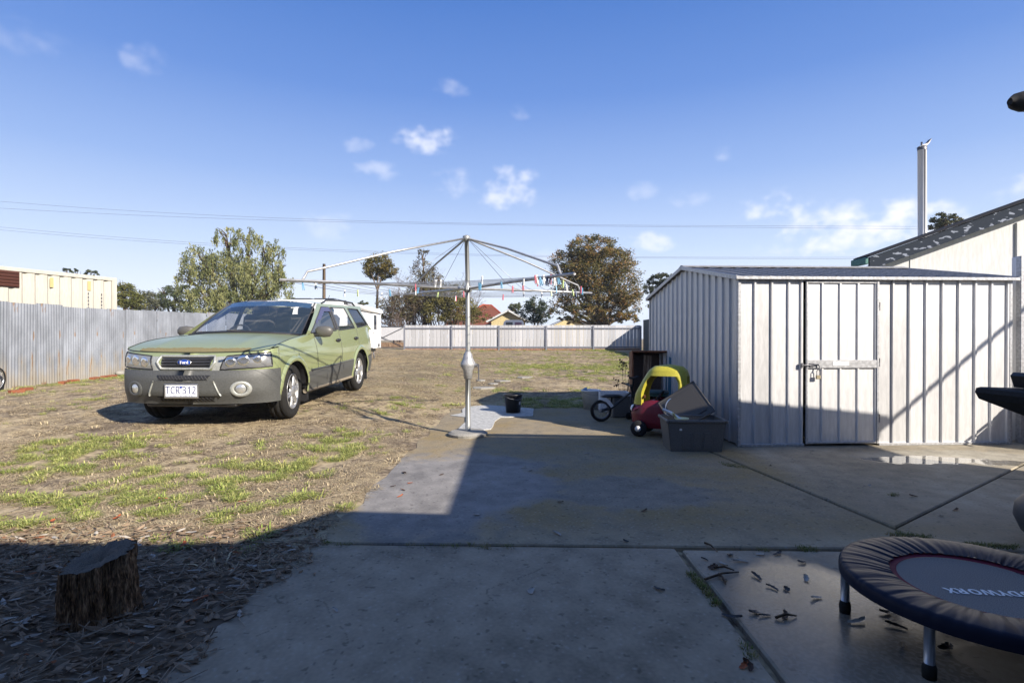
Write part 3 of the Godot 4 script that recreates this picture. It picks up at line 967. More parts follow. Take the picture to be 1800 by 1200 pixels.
# ---------------------------------------------------------------- rotary clothes hoist
func make_hoist():
	var base := V(-0.525, 0, 6.43)
	var t := thing("clothes_hoist", "galvanised rotary clothes hoist on a tall grey pole in the yard", "clothesline", base)
	var rel := func(px, py, d): return Q(px, py, d) - base
	var top: Vector3 = rel.call(820, 417, 6.43)
	var hub: Vector3 = rel.call(821, 507, 6.43)
	part(t, "footing", shape(true).smooth(false).lathe(Vector3(0, 0, 0), [[0.225, -0.02], [0.235, 0.03], [0.20, 0.05], [0.0, 0.056]], 22, Basis(), 1.0, 1.05), M.stone)
	part(t, "lower_pole", shape(true).tube([Vector3(0, 0.04, 0), Vector3(0, 0.80, 0)], 0.032, 14), M.galv_pole)
	var wy := 0.83
	part(t, "winder_housing", shape(true).lathe(Vector3(0, wy, 0), [[0.036, -0.16], [0.05, -0.155], [0.056, -0.06], [0.088, -0.01], [0.088, 0.03], [0.06, 0.085], [0.05, 0.13], [0.034, 0.16], [0.03, 0.165]], 18), M.galv)
	var cr := part(t, "crank", shape(true).tube([Vector3(0.05, wy + 0.005, 0.02), Vector3(0.115, wy + 0.005, 0.03)], 0.022, 10), M.galv)
	part(cr, "crank_handle", shape(true).tube([Vector3(0.11, wy + 0.005, 0.03), Vector3(0.128, wy + 0.02, 0.03), Vector3(0.13, wy - 0.17, 0.03)], 0.008, 6), M.steel_dark)
	part(t, "upper_pole", shape(true).tube([Vector3(0, wy + 0.15, 0), Vector3(0, hub.y, 0), top], [0.028, 0.027, 0.026], 12), M.galv_pole)
	part(t, "hub", shape(true).lathe(Vector3(0, hub.y, 0), [[0.028, -0.05], [0.05, -0.03], [0.052, 0.02], [0.03, 0.04]], 14), M.galv_pole)
	part(t, "cap", shape(true).lathe(top, [[0.03, -0.05], [0.045, -0.03], [0.045, 0.012], [0.0, 0.03]], 12), M.galv_pole)
	var tips := [rel.call(491, 492, 5.3), rel.call(1010, 481, 5.05), rel.call(1040, 515, 7.55), rel.call(712, 518, 7.8)]
	for tip in tips:
		part(t, "arm", shape(true).tube([hub, hub.lerp(tip, 0.5) + Vector3(0, 0.006, 0), tip], 0.016, 8), M.galv)
		var at: Vector3 = hub.lerp(tip, 0.90)
		var el: Vector3 = hub.lerp(tip, 0.87) + Vector3(0, 0.10, 0)
		var path := [top + Vector3(0, -0.01, 0), top.lerp(el, 0.5) + Vector3(0, 0.015, 0), top.lerp(el, 0.93), el + (at - el) * 0.12 + Vector3(0, 0.01, 0), el.lerp(at, 0.5), at]
		part(t, "strut", shape(true).tube(path, 0.012, 8), M.galv)
		part(t, "stay_wire", shape(true).tube([top, hub.lerp(tip, 0.42)], 0.0028, 5), M.wire)
	var lines := []
	for k in 4:
		for f in [0.42, 0.54, 0.66, 0.78, 0.88, 0.98]:
			var a: Vector3 = hub.lerp(tips[k], f)
			var b: Vector3 = hub.lerp(tips[(k + 1) % 4], f)
			var path := []
			for i in 7:
				var q := i / 6.0
				path.append(a.lerp(b, q) + Vector3(0, -0.05 * 4.0 * q * (1.0 - q) * f, 0))
			part(t, "line", shape().tube(path, 0.0026, 4, false), M.wire)
			lines.append([a, b, f])
	# pegs left on the lines
	var peg := shape()
	for s in [-1, 1]:
		peg.box(Vector3(s * 0.006, -0.022, 0), Vector3(0.007, 0.085, 0.012), 0.0015, Basis(Vector3.BACK, s * 0.06))
	peg.box(Vector3(0, 0.0, 0), Vector3(0.014, 0.012, 0.014), 0.002)
	var pm := peg.mesh()
	var kinds := [["blue", Color(0.12, 0.32, 0.50)], ["white", Color(0.72, 0.72, 0.70)], ["pink", Color(0.50, 0.12, 0.16)], ["dark blue", Color(0.04, 0.07, 0.16)], ["pale green", Color(0.50, 0.60, 0.26)]]
	var mats := []
	for q in kinds: mats.append(mat(lin(q[1].r, q[1].g, q[1].b), 0.5))
	rng.seed = 31
	for i in 38:
		var l = lines[rng.randi() % lines.size()]
		var q := rng.randf_range(0.06, 0.94)
		var f: float = l[2]
		var p: Vector3 = base + l[0].lerp(l[1], q) + Vector3(0, -0.05 * 4.0 * q * (1.0 - q) * f, 0)
		var c: int = [0, 0, 1, 1, 1, 2, 3, 0, 4, 1][rng.randi() % 10]
		var o := single("clothes_peg", pm, mats[c], "%s plastic clothes peg clipped to a wire of the hoist" % kinds[c][0], "peg", p, rng.randf() * PI, "%s pegs on the hoist" % kinds[c][0])
		o.rotation.z = rng.randf_range(-0.2, 0.2) + (PI if rng.randf() < 0.3 else 0.0)
		o.scale = Vector3.ONE * 0.95
	# bunch of pegs on one wire
	var bp: Vector3 = base + hub.lerp(tips[1], 0.80)
	for i in 7:
		var c: int = [1, 0, 1, 3, 2, 1, 0][i]
		var o := single("clothes_peg", pm, mats[c], "%s plastic clothes peg in the bunch on the hoist arm" % kinds[c][0], "peg", bp + Vector3(-0.12 + i * 0.035, 0.0 - 0.012 * (i % 2), 0.018), 0.4, "%s pegs bunched on the hoist arm" % kinds[c][0])
		o.rotation.z = rng.randf_range(-0.25, 0.25)
		o.scale = Vector3.ONE * 1.15

# ---------------------------------------------------------------- paving odds, stump, leaves
func make_bits():
	# newer, pale concrete poured round the hoist
	var pts := PackedVector2Array()
	for q in [[791, 731], [806, 728.5], [813, 726], [812, 721], [818, 716], [840, 714], [862, 713], [900, 716], [938, 719], [937, 732], [892, 734], [880, 734], [870, 741], [867, 749], [863, 755], [850, 756.5], [803, 757.5], [812, 748], [818, 743], [818, 734]]:
		var p := G(q[0], q[1])
		pts.append(Vector2(p.x, p.z))
	setting("concrete_patch", shape().slab(pts, 0.0, 0.012, 0.0), M.patch)
	var k := 0
	for q in [[852, 682, 0.26], [884, 670, 0.20], [868, 675, 0.15], [922, 663.5, 0.22], [845, 669, 0.14]]:
		var p := G(q[0], q[1])
		rng.seed = 200 + k
		var poly := PackedVector2Array()
		for i in 9:
			var a := TAU * i / 9.0
			poly.append(Vector2(cos(a), sin(a) * 0.8) * q[2] * rng.randf_range(0.85, 1.15))
		single("stepping_stone", shape().slab(poly, -0.03, 0.022, 0.008), M.stone, "flat pale stepping stone set in the grass beyond the hoist", "stone", p, rng.randf() * 3.0, "stepping stones beyond the hoist")
		k += 1
	# tree stump
	var st := thing("tree_stump", "short weathered tree stump with furrowed sides in the shade", "stump", V(-1.735, 0.0, 2.27), 0.3)
	st.scale = Vector3(0.80, 0.86, 0.80)
	var nz := noise(301, 1.0, 3)
	var top := func(x, z): return 0.275 + 0.11 * (x * 0.6 - z * 0.5) / 0.15 * 0.45 + 0.010 * nz.get_noise_2d(x * 16.0, z * 16.0)
	var rad := func(a, y):
		var furrow: float = abs(nz.get_noise_2d(cos(a) * 2.6 + y * 0.5, sin(a) * 2.6))
		return 0.148 * (1.0 + 0.10 * cos(a * 2.0 + 0.6) + 0.16 * nz.get_noise_3d(cos(a) * 2.2, sin(a) * 2.2, y * 2.5) - 0.24 * exp(-furrow * 8.0) + 0.05 * nz.get_noise_3d(cos(a) * 14.0, sin(a) * 14.0, y * 9.0)) * (1.12 - 0.35 * y + 0.8 * pow(max(0.0, 0.08 - y) / 0.08, 2.0) * 0.12)
	part(st, "trunk", shape(true).grid(func(u, v):
		var a: float = u * TAU
		var yy: float = v * top.call(cos(a) * 0.14, sin(a) * 0.14) - 0.02 * (1.0 - v)
		var r: float = rad.call(a, yy)
		return Vector3(cos(a) * r, yy, sin(a) * r), 110, 12), M.stump)
	part(st, "cut_face", shape(true).grid(func(u, v):
		var a: float = u * TAU
		var x: float = cos(a) * 0.14; var z: float = sin(a) * 0.14
		var ty: float = top.call(x, z)
		var r: float = rad.call(a, ty) * v
		var hollow: float = exp(-pow((cos(a) * r + 0.02) / 0.05, 2.0) - pow((sin(a) * r - 0.01) / 0.035, 2.0))
		var y: float = lerp(float(top.call(cos(a) * r, sin(a) * r)), ty, v * v) - 0.035 * hollow + 0.006 * nz.get_noise_2d(r * 120.0, a * 1.5)
		return Vector3(cos(a) * r, y, sin(a) * r), 72, 12), M.stump_top)
	# fallen leaves and twigs
	var leafs := []
	rng.seed = 91
	for v in 8:
		var s := shape()
		var w := rng.randf_range(0.011, 0.022)
		var L := rng.randf_range(0.024, 0.048)
		var cur := rng.randf_range(0.0, 0.014)
		var bend := rng.randf_range(-0.016, 0.016)
		var fold := rng.randf_range(0.002, 0.014)
		s.grid(func(a, b):
			var x: float = (a - 0.5) * 2.0 * L
			var ww: float = w * sqrt(max(0.0, 1.0 - pow((a - 0.45) * 2.0 / 1.12, 2.0)))
			return Vector3(x, 0.003 + cur * pow(a, 2.0) + fold * pow(abs(b - 0.5) * 2.0, 1.5) * (0.4 + 0.6 * a), (b - 0.5) * 2.0 * ww * (1.0 + 0.25 * sin(a * 17.0)) + bend * pow(abs(a - 0.5) * 2.0, 2.0)), 6, 4)
		leafs.append(s.mesh())
	var lm := {"brown": mat(lin(0.075, 0.045, 0.03), 0.6), "pale grey": mat(lin(0.34, 0.31, 0.27), 0.7), "rust red": mat(lin(0.30, 0.085, 0.035), 0.6), "black": mat(lin(0.022, 0.019, 0.017), 0.55)}
	for q in [[720, 850, 2], [710, 832, 0], [690, 856, 0], [708, 862, 0], [704, 873, 2], [776, 835, 0], [985, 884, 0], [1134, 899, 0], [1040, 802, 1], [1032, 798, 1], [932, 828, 1], [920, 823, 1], [838, 906, 1], [1100, 953, 3], [933, 1041, 1], [589, 1074, 1], [980, 939, 1], [1355, 819, 1], [1605, 873, 0], [1530, 855, 1], [1657, 908, 1], [1683, 898, 0],
		[1240, 985, 3], [1256, 1000, 0], [1272, 994, 1], [1285, 978, 3], [1302, 988, 1], [1338, 976, 1], [1370, 975, 3], [1412, 991, 3], [1332, 1016, 3], [1360, 1035, 3], [1385, 1038, 3], [1328, 1080, 3], [1345, 1084, 3], [1383, 1085, 0], [1435, 1053, 1], [1419, 1020, 1], [1158, 1038, 3], [1288, 1088, 3], [1310, 1174, 2], [1320, 1175, 0],
		[1510, 1096, 1], [1578, 1103, 3], [1588, 1138, 3], [1560, 1080, 3], [1668, 1143, 3], [1486, 1066, 2], [1275, 1022, 3], [1260, 1012, 1],
		[205, 914, 2], [285, 880, 2], [425, 886, 2], [322, 962, 2], [90, 920, 2], [68, 888, 3], [500, 938, 2], [300, 940, 0], [380, 960, 1], [265, 1003, 1], [245, 1040, 1], [340, 1010, 1], [350, 1060, 2], [260, 1110, 1], [60, 1090, 1], [100, 1125, 0], [440, 1003, 1], [470, 1010, 1], [250, 1192, 1], [30, 1140, 1], [165, 935, 3]]:
		var kind: String = ["brown", "pale grey", "rust red", "black"][q[2]]
		var p := G(q[0], q[1])
		rng.seed = int(q[0] * 7 + q[1])
		var where := "concrete paving" if in_slab(p.x, -p.z) else "yard's bare ground"
		var o := single("fallen_leaf", leafs[rng.randi() % 8], lm[kind], "%s curled dead leaf lying on the %s" % [kind, where], "leaf", p + Vector3(0, 0.001 if in_slab(p.x, -p.z) else 0.012, 0), rng.randf() * TAU, "%s leaves on the %s" % [kind, where])
		o.scale = Vector3.ONE * rng.randf_range(0.55, 0.95)
	k = 0
	for q in [[1240, 1022, 1300, 1008], [1265, 1012, 1277, 1030], [1240, 957, 1262, 972], [1256, 1001, 1292, 1005], [1365, 1090, 1402, 1086]]:
		var a := G(q[0], q[1]); var b := G(q[2], q[3])
		var mid := a.lerp(b, 0.5) + Vector3(0, 0.018, 0)
		single("twig", shape(true).tube([a + Vector3(0, 0.008, 0) - a, mid - a, b + Vector3(0, 0.006, 0) - a], [0.006, 0.005, 0.003], 6), M.bark, "thin dead twig on the wet slab near the trampoline", "twig", a, 0.0, "twigs on the wet slab")
	# moss and weeds growing out of the joints
	var xg := []; var cg := []
	for q in [[1215, 1010, 1262, 1065, 150], [1300, 1125, 1325, 1160, 30], [1335, 966, 1350, 968, 26], [1408, 966, 1435, 968, 46], [1568, 940, 1640, 945, 120], [1700, 958, 1790, 963, 160], [1565, 872, 1580, 868, 18], [1270, 815, 1310, 822, 60], [560, 955, 620, 958, 30], [700, 960, 900, 963, 60]]:
		for i in q[4]:
			var u := rng.randf()
			var p := G(lerp(float(q[0]), float(q[2]), u) + rng.randf_range(-4, 4), lerp(float(q[1]), float(q[3]), u) + rng.randf_range(-3, 3))
			var s := pow(rng.randf(), 2.0) * 0.55 + 0.12
			xg.append(Transform3D(Basis(Vector3.UP, rng.randf() * TAU).scaled(Vector3(s * 1.3, s * 0.8, s * 1.3)), p))
			cg.append(Color(0.10, 0.14, 0.03).lerp(Color(0.26, 0.20, 0.09), pow(rng.randf(), 1.3)))
	var o := multi("joint_weeds", tuft(8, 0.03, 0.04, 0.0045, 1.0, 9), M.tinted, xg, cg)
	tag(o, "weeds and moss growing out of the joints of the paving", "weeds")

func make_bicycle():
	var t := thing("bicycle", "small white and grey bicycle standing by the iron fence", "bicycle", V(-10.16, gh(-10.16, 10.65), 10.65), 0.25)
	for z in [0.0, 0.78]:
		var w := part(t, "wheel", shape(true).lathe(Vector3(0, 0.24, z), [[0.205, -0.018], [0.225, -0.022], [0.24, 0.0], [0.225, 0.022], [0.205, 0.018]], 28, Basis(Vector3.BACK, PI / 2)), M.rubber)
		part(w, "rim", shape(true).lathe(Vector3(0, 0.24, z), [[0.19, -0.012], [0.208, -0.014], [0.208, 0.014], [0.19, 0.012]], 28, Basis(Vector3.BACK, PI / 2)), M.chrome)
		var sp := shape()
		for i in 14:
			var a := TAU * i / 14.0
			sp.tube([Vector3(0, 0.24, z), Vector3(0, 0.24 + sin(a) * 0.195, z + cos(a) * 0.195)], 0.0022, 4, false)
		part(w, "spokes", sp, M.chrome)
	part(t, "frame", shape(true).tube([Vector3(0, 0.24, 0.78), Vector3(0, 0.52, 0.66), Vector3(0, 0.26, 0.36), Vector3(0, 0.24, 0.0), Vector3(0, 0.50, 0.20), Vector3(0, 0.52, 0.66)], 0.016, 8), M.white_gloss)
	part(t, "seat_post", shape(true).tube([Vector3(0, 0.26, 0.36), Vector3(0, 0.62, 0.18)], 0.013, 8), M.chrome)
	part(t, "saddle", shape(true).lathe(Vector3(0, 0.64, 0.16), [[0.0, -0.02], [0.07, -0.01], [0.08, 0.01], [0.0, 0.03]], 14, Basis(), 0.7, 1.5), M.black)
	part(t, "handlebar", shape(true).tube([Vector3(-0.24, 0.66, 0.56), Vector3(-0.1, 0.68, 0.64), Vector3(0, 0.66, 0.65), Vector3(0.1, 0.68, 0.64), Vector3(0.24, 0.66, 0.56)], 0.012, 8), M.chrome)
	part(t, "stem", shape(true).tube([Vector3(0, 0.52, 0.66), Vector3(0, 0.67, 0.64)], 0.014, 8), M.chrome)
	part(t, "kickstand", shape(true).tube([Vector3(0.02, 0.24, 0.30), Vector3(0.16, 0.0, 0.26)], 0.008, 6), M.steel_dark)

# ---------------------------------------------------------------- mini trampoline
func make_trampoline():
	var c := V(1.79, 0, 2.06)
	var t := thing("mini_trampoline", "round mini trampoline with dark pleated edge pad and grey mat", "trampoline", c)
	var R := 0.462
	var Y := 0.222
	var nz := noise(401, 1.0, 3)
	var pad_m := mat(lin(0.013, 0.016, 0.030), 0.40)
	pad_m.metallic_specular = 0.2
	part(t, "edge_pad", shape(true).grid(func(u, v):
		var a: float = u * TAU
		var w: float = nz.get_noise_2d(cos(a) * 9.0 + v * 0.5, sin(a) * 9.0) * 1.0 + 0.9 * pow(abs(sin(a * 27.0 + 3.5 * nz.get_noise_2d(cos(a) * 3.0, sin(a) * 3.0) + v * 1.2)), 0.6) - 0.5
		var r: float
		var y: float
		if v < 0.7:
			var q: float = v / 0.7
			r = lerp(0.285 + 0.006 * w, R - 0.010, q)
			y = Y + 0.004 + 0.007 * sin(q * PI * 0.9) + 0.0048 * w * (0.45 + 0.55 * (1.0 - q)) - 0.008 * (1.0 - q)
		else:
			var q: float = (v - 0.7) / 0.3
			r = R - 0.010 + 0.012 * sin(q * PI * 0.6) + 0.0015 * w * (1.0 - q)
			y = Y + 0.006 - 0.040 * q * q - 0.008 * q + 0.002 * w * (1.0 - q)
		return Vector3(cos(a) * r, y, sin(a) * r), 420, 14), pad_m)
	part(t, "frame_ring", shape(true).grid(func(u, v):
		var a: float = u * TAU; var b: float = v * TAU
		var r: float = R - 0.018 + 0.014 * cos(b)
		return Vector3(cos(a) * r, Y - 0.026 + 0.014 * sin(b), sin(a) * r), 60, 8), M.galv)
	part(t, "mat_border", shape(true).lathe(Vector3(0, Y - 0.012, 0), [[0.262, 0.0], [0.31, 0.003]], 64), mat(lin(0.14, 0.018, 0.035), 0.7))
	part(t, "jumping_mat", shape(true).lathe(Vector3(0, Y - 0.014, 0), [[0.264, 0.0], [0.2, -0.002], [0.0, -0.003]], 64), mat(lin(0.34, 0.32, 0.30), 0.8, 0.0, M.t_fine, 7.0))
	var tm := TextMesh.new()
	tm.text = "BODYWORX"
	var f := SystemFont.new(); f.font_names = PackedStringArray(["Droid Sans"]); f.font_weight = 700
	tm.font = f
	tm.font_size = 32
	tm.pixel_size = 0.0019
	tm.depth = 0.0006
	var lt := part(t, "lettering", tm, mat(lin(0.85, 0.85, 0.85), 0.7))
	lt.transform = Transform3D(Basis(Vector3.UP, PI - 0.12) * Basis(Vector3.RIGHT, -PI / 2), Vector3(0.005, Y - 0.0142, 0.06))
	for k in 6:
		var a := deg_to_rad(-32.0 + k * 60.0)
		var p := Vector3(-cos(a), 0, -sin(a)) * 0.44
		var leg := part(t, "leg", shape(true).tube([p + Vector3(0, 0.03, 0), p + Vector3(0, Y - 0.02, 0)], 0.0165, 12), M.chrome if false else mat(lin(0.36, 0.38, 0.42), 0.35, 0.7))
		part(leg, "foot", shape(true).lathe(p, [[0.0, 0.0], [0.021, 0.0], [0.022, 0.035], [0.018, 0.05], [0.016, 0.05]], 12), M.rubber)

# ---------------------------------------------------------------- barbecue, tub and lamp at the right edge
func make_right_edge():
	var b := thing("barbecue", "black hooded barbecue with a folding side shelf beside the trampoline", "barbecue", V(2.505, 0, 2.70))
	part(b, "side_shelf", shape().prism([Vector2(0.0, 0.862), Vector2(0.006, 0.884), Vector2(0.03, 0.890), Vector2(0.62, 0.872), Vector2(0.62, 0.60), Vector2(0.24, 0.742), Vector2(0.02, 0.826)], -0.22, 0.22), M.black_soft)
	part(b, "tray", shape().prism([Vector2(0.155, 0.893), Vector2(0.135, 0.955), Vector2(0.150, 0.972), Vector2(0.50, 0.960), Vector2(0.50, 0.885)], -0.16, 0.10), M.black)
	part(b, "tray_wire", shape(true).tube([Vector3(0.14, 0.95, 0.0), Vector3(0.10, 0.942, 0.0)], 0.004, 6), M.steel_dark)
	part(b, "firebox", shape().box(Vector3(1.0, 0.80, 0), Vector3(0.76, 0.26, 0.52), 0.02), M.black)
	part(b, "hood", shape(true).grid(func(u, v):
		var a: float = v * PI
		return Vector3(0.64 + u * 0.72, 0.94 + 0.24 * sin(a), -0.25 * cos(a)), 4, 14), M.black)
	for x in [0.68, 1.32]:
		for z in [-0.2, 0.2]:
			part(b, "leg", shape().box(Vector3(x, 0.36, z), Vector3(0.035, 0.62, 0.035), 0.004), M.black)
	for z in [-0.25, 0.25]:
		part(b, "wheel", shape(true).lathe(Vector3(0.68, 0.09, z), [[0.0, -0.02], [0.085, -0.02], [0.09, 0.0], [0.085, 0.02], [0.0, 0.02]], 18, Basis(Vector3.RIGHT, PI / 2)), M.rubber)
	part(b, "base_shelf", shape().box(Vector3(1.0, 0.16, 0), Vector3(0.70, 0.03, 0.42), 0.004), M.black)
	# round grey tub with a black strap
	var tb := thing("round_tub", "grey rounded tub with a black strap beside the trampoline", "tub", V(3.10, 0, 2.95))
	tb.scale = Vector3.ONE * 0.78
	part(tb, "bowl", shape(true).lathe(Vector3.ZERO, [[0.0, 0.0], [0.20, 0.0], [0.30, 0.08], [0.34, 0.18], [0.33, 0.27], [0.26, 0.36], [0.12, 0.41], [0.0, 0.42]], 32), mat(lin(0.055, 0.058, 0.064), 0.5, 0.0, M.t_grain, 4.0))
	var arc := []
	for i in 13:
		var q := PI * i / 12.0
		arc.append(Vector3(-cos(q) * 0.352, 0.12 + 0.315 * sin(q), 0.06))
	part(tb, "strap", shape(true).tube(arc, 0.016, 8), M.black)
	part(tb, "clip", shape().box(Vector3(-0.345, 0.135, 0.08), Vector3(0.06, 0.06, 0.07), 0.012), M.black)

# ---------------------------------------------------------------- things by the shed wall
func bucket(called: String, label: String, at: Vector3, r0: float, r1: float, h: float, m: Material) -> Node3D:
	var t := thing(called, label, "bucket", at, 0.5)
	part(t, "pail", shape(true).lathe(Vector3.ZERO, [[0.0, 0.004], [r0, 0.004], [r0 + 0.004, 0.0], [r1, h - 0.02], [r1 + 0.008, h - 0.02], [r1 + 0.008, h], [r1 - 0.004, h], [r0 - 0.004, 0.012], [0.0, 0.012]], 28), m)
	part(t, "handle", shape(true).tube([Vector3(-r1 - 0.006, h - 0.03, 0), Vector3(-r1 * 0.8, h - 0.06, r1 * 0.7), Vector3(0, h - 0.08, r1 * 1.03), Vector3(r1 * 0.8, h - 0.06, r1 * 0.7), Vector3(r1 + 0.006, h - 0.03, 0)], 0.003, 6), M.wire)
	return t

func make_clutter():
	var p := G(902, 726)
	var bb := bucket("black_bucket", "black plastic bucket standing on the pale concrete patch", p + Vector3(0, 0.012, 0), 0.105, 0.138, 0.285, mat(lin(0.022, 0.022, 0.024), 0.4, 0.0, M.t_grain, 4.0))
	part(bb, "sticker", shape().box(Vector3(0.05, 0.15, 0.117), Vector3(0.028, 0.045, 0.003), 0.0, Basis(Vector3.UP, 0.35) * Basis(Vector3.RIGHT, 0.11)), M.white)
	var wb := bucket("white_bucket", "white plastic bucket holding toys at the edge of the slab", G(1039, 718), 0.12, 0.155, 0.31, M.white_gloss)
	single("toy_block", shape().box(Vector3(0, 0, 0), Vector3(0.10, 0.05, 0.07), 0.012, Basis(Vector3.UP, 0.5)), mat(lin(0.45, 0.27, 0.14), 0.6), "tan toy block in the white bucket", "toy", wb.position + Vector3(0.02, 0.27, 0.03))
	single("toy_cup", shape(true).lathe(Vector3.ZERO, [[0.0, 0.0], [0.03, 0.0], [0.04, 0.09], [0.036, 0.09], [0.0, 0.02]], 14, Basis(Vector3.BACK, 0.5)), mat(lin(0.14, 0.28, 0.45), 0.4), "pale blue toy cup in the white bucket", "toy", wb.position + Vector3(-0.06, 0.25, -0.04))
	single("bucket_fill", shape(true).lathe(Vector3.ZERO, [[0.142, 0.0], [0.08, 0.03], [0.0, 0.02]], 16), M.wood_pale, "crumpled cloth filling the white bucket", "cloth", wb.position + Vector3(0, 0.225, 0))
	# balance bike lying on its stand
	var bk := thing("balance_bike", "child's black balance bike leaning by the crates", "bike", V(1.235, 0, 7.48), 0.10)
	for x in [0.0, 0.56]:
		var w := part(bk, "wheel", shape(true).lathe(Vector3(x, 0.152, 0), [[0.118, -0.02], [0.14, -0.024], [0.152, 0.0], [0.14, 0.024], [0.118, 0.02]], 30, Basis(Vector3.RIGHT, PI / 2)), M.rubber)
		part(w, "rim", shape(true).lathe(Vector3(x, 0.152, 0), [[0.105, -0.012], [0.12, -0.018], [0.12, 0.018], [0.105, 0.012], [0.105, -0.012]], 30, Basis(Vector3.RIGHT, PI / 2)), M.steel_dark)
		var sp := shape(true)
		for i in 12:
			var a := TAU * i / 12.0
			sp.tube([Vector3(x, 0.152, 0.012 * (1 if i % 2 else -1)), Vector3(x + cos(a) * 0.108, 0.152 + sin(a) * 0.108, 0)], 0.0018, 4, false)
		part(w, "spokes", sp, M.wire)
		part(w, "axle", shape(true).tube([Vector3(x, 0.152, -0.045), Vector3(x, 0.152, 0.045)], 0.013, 8), M.steel_dark)
	part(bk, "frame", shape(true).tube([Vector3(0.0, 0.152, 0.05), Vector3(0.15, 0.19, 0.03), Vector3(0.42, 0.40, 0.0)], 0.013, 8).tube([Vector3(0.0, 0.152, -0.05), Vector3(0.15, 0.19, -0.03), Vector3(0.42, 0.40, 0.0)], 0.013, 8), M.black)
	part(bk, "fork", shape(true).tube([Vector3(0.56, 0.152, 0.05), Vector3(0.47, 0.34, 0.035), Vector3(0.42, 0.50, 0.0)], 0.012, 8).tube([Vector3(0.56, 0.152, -0.05), Vector3(0.47, 0.34, -0.035), Vector3(0.42, 0.50, 0.0)], 0.012, 8), M.black)
	part(bk, "saddle", shape(true).lathe(Vector3(0.15, 0.345, 0), [[0.0, -0.02], [0.09, -0.012], [0.12, 0.006], [0.07, 0.03], [0.0, 0.034]], 16, Basis(), 1.35, 0.5), M.black)
	part(bk, "seat_post", shape(true).tube([Vector3(0.15, 0.19, 0), Vector3(0.15, 0.33, 0)], 0.013, 8), M.black)
	part(bk, "handlebar", shape(true).tube([Vector3(0.36, 0.52, -0.2), Vector3(0.41, 0.50, -0.07), Vector3(0.42, 0.49, 0.0), Vector3(0.41, 0.50, 0.07), Vector3(0.36, 0.52, 0.2)], 0.012, 8), M.black)
	part(bk, "guard", shape().prism([Vector2(-0.02, 0.31), Vector2(0.10, 0.315), Vector2(0.18, 0.21), Vector2(0.14, 0.19), Vector2(0.07, 0.27)], -0.025, 0.025), M.white)
	# crates behind the bike
	var cr := thing("dark_crate", "charcoal plastic crate behind the balance bike", "crate", V(1.62, 0, 8.0), 0.12)
	part(cr, "body", shape().box(Vector3(0, 0.15, 0), Vector3(0.36, 0.30, 0.30), 0.015), M.grey_plastic)
	part(cr, "rim", shape().box(Vector3(0, 0.305, 0), Vector3(0.39, 0.022, 0.33), 0.006), M.grey_plastic)
	var wc := thing("white_crate", "white plastic crate of oddments behind the balance bike", "crate", V(1.62, 0.0, 8.62), -0.05)
	part(wc, "body", shape().box(Vector3(0, 0.015, 0), Vector3(0.46, 0.03, 0.34), 0.006), M.white)
	for w in [[0.0, 0.165, 0.46, 0.012], [0.0, -0.165, 0.46, 0.012], [0.225, 0.0, 0.012, 0.33], [-0.225, 0.0, 0.012, 0.33]]:
		part(wc, "side", shape().box(Vector3(w[0], 0.165, w[1]), Vector3(w[2], 0.28, w[3]), 0.004), M.white)
	single("rag", shape(true).grid(func(u, v): return Vector3((u - 0.5) * 0.42, 0.22 + 0.05 * sin(u * 9.0) * cos(v * 7.0), (v - 0.5) * 0.30), 12, 8), mat(lin(0.38, 0.36, 0.33), 0.9), "pale rumpled rag in the white crate", "cloth", wc.position)
	# small green-topped table on thin legs
	var tb := thing("small_table", "small round table with dark green top and black legs", "table", V(1.93, 0, 7.28))
	part(tb, "table_top", shape(true).lathe(Vector3(0, 0.43, 0), [[0.0, -0.03], [0.17, -0.03], [0.185, -0.005], [0.175, 0.02], [0.0, 0.03]], 26), mat(lin(0.014, 0.045, 0.045), 0.45))
	part(tb, "rim", shape(true).lathe(Vector3(0, 0.395, 0), [[0.172, 0.0], [0.18, -0.004], [0.18, 0.008], [0.172, 0.008]], 26), M.teal)
	for k in 3:
		var a := 0.7 + TAU * k / 3.0
		part(tb, "leg", shape(true).tube([Vector3(cos(a) * 0.15, 0, sin(a) * 0.15), Vector3(cos(a) * 0.13, 0.40, sin(a) * 0.13)], 0.009, 8), M.black)
	# black scooter head behind the table
	var sc := thing("kick_scooter", "black child's scooter lying against the table", "scooter", V(1.78, 0, 7.72), 0.3)
	part(sc, "deck", shape().box(Vector3(0.1, 0.06, 0), Vector3(0.42, 0.025, 0.10), 0.006), M.black)
	part(sc, "stem", shape(true).tube([Vector3(-0.1, 0.07, 0), Vector3(-0.05, 0.58, 0)], 0.014, 8), M.black)
	part(sc, "handlebar", shape(true).tube([Vector3(-0.16, 0.60, 0.1), Vector3(-0.05, 0.585, 0), Vector3(0.07, 0.60, -0.08)], 0.017, 8), M.black)
	for x in [-0.12, 0.3]:
		part(sc, "wheel", shape(true).lathe(Vector3(x, 0.05, 0), [[0.0, -0.012], [0.05, -0.012], [0.05, 0.012], [0.0, 0.012]], 16, Basis(Vector3.RIGHT, PI / 2)), M.rubber)
	# open cabinet standing on end against the wall
	var cb := thing("open_cabinet", "open-fronted brown timber cabinet leaning on the shed wall", "cabinet", V(2.08, 0, 8.15), -0.10)
	cb.rotation.x = -0.10
	part(cb, "side_board", shape().box(Vector3(-0.265, 0.48, 0), Vector3(0.025, 0.96, 0.36), 0.003), M.wood_brown)
	part(cb, "side_board", shape().box(Vector3(0.265, 0.48, 0), Vector3(0.025, 0.96, 0.36), 0.003), M.wood_brown)
	part(cb, "back_board", shape().box(Vector3(0, 0.48, -0.17), Vector3(0.505, 0.94, 0.012), 0.002), mat(lin(0.20, 0.135, 0.105), 0.7, 0.0, M.t_fine, 2.0))
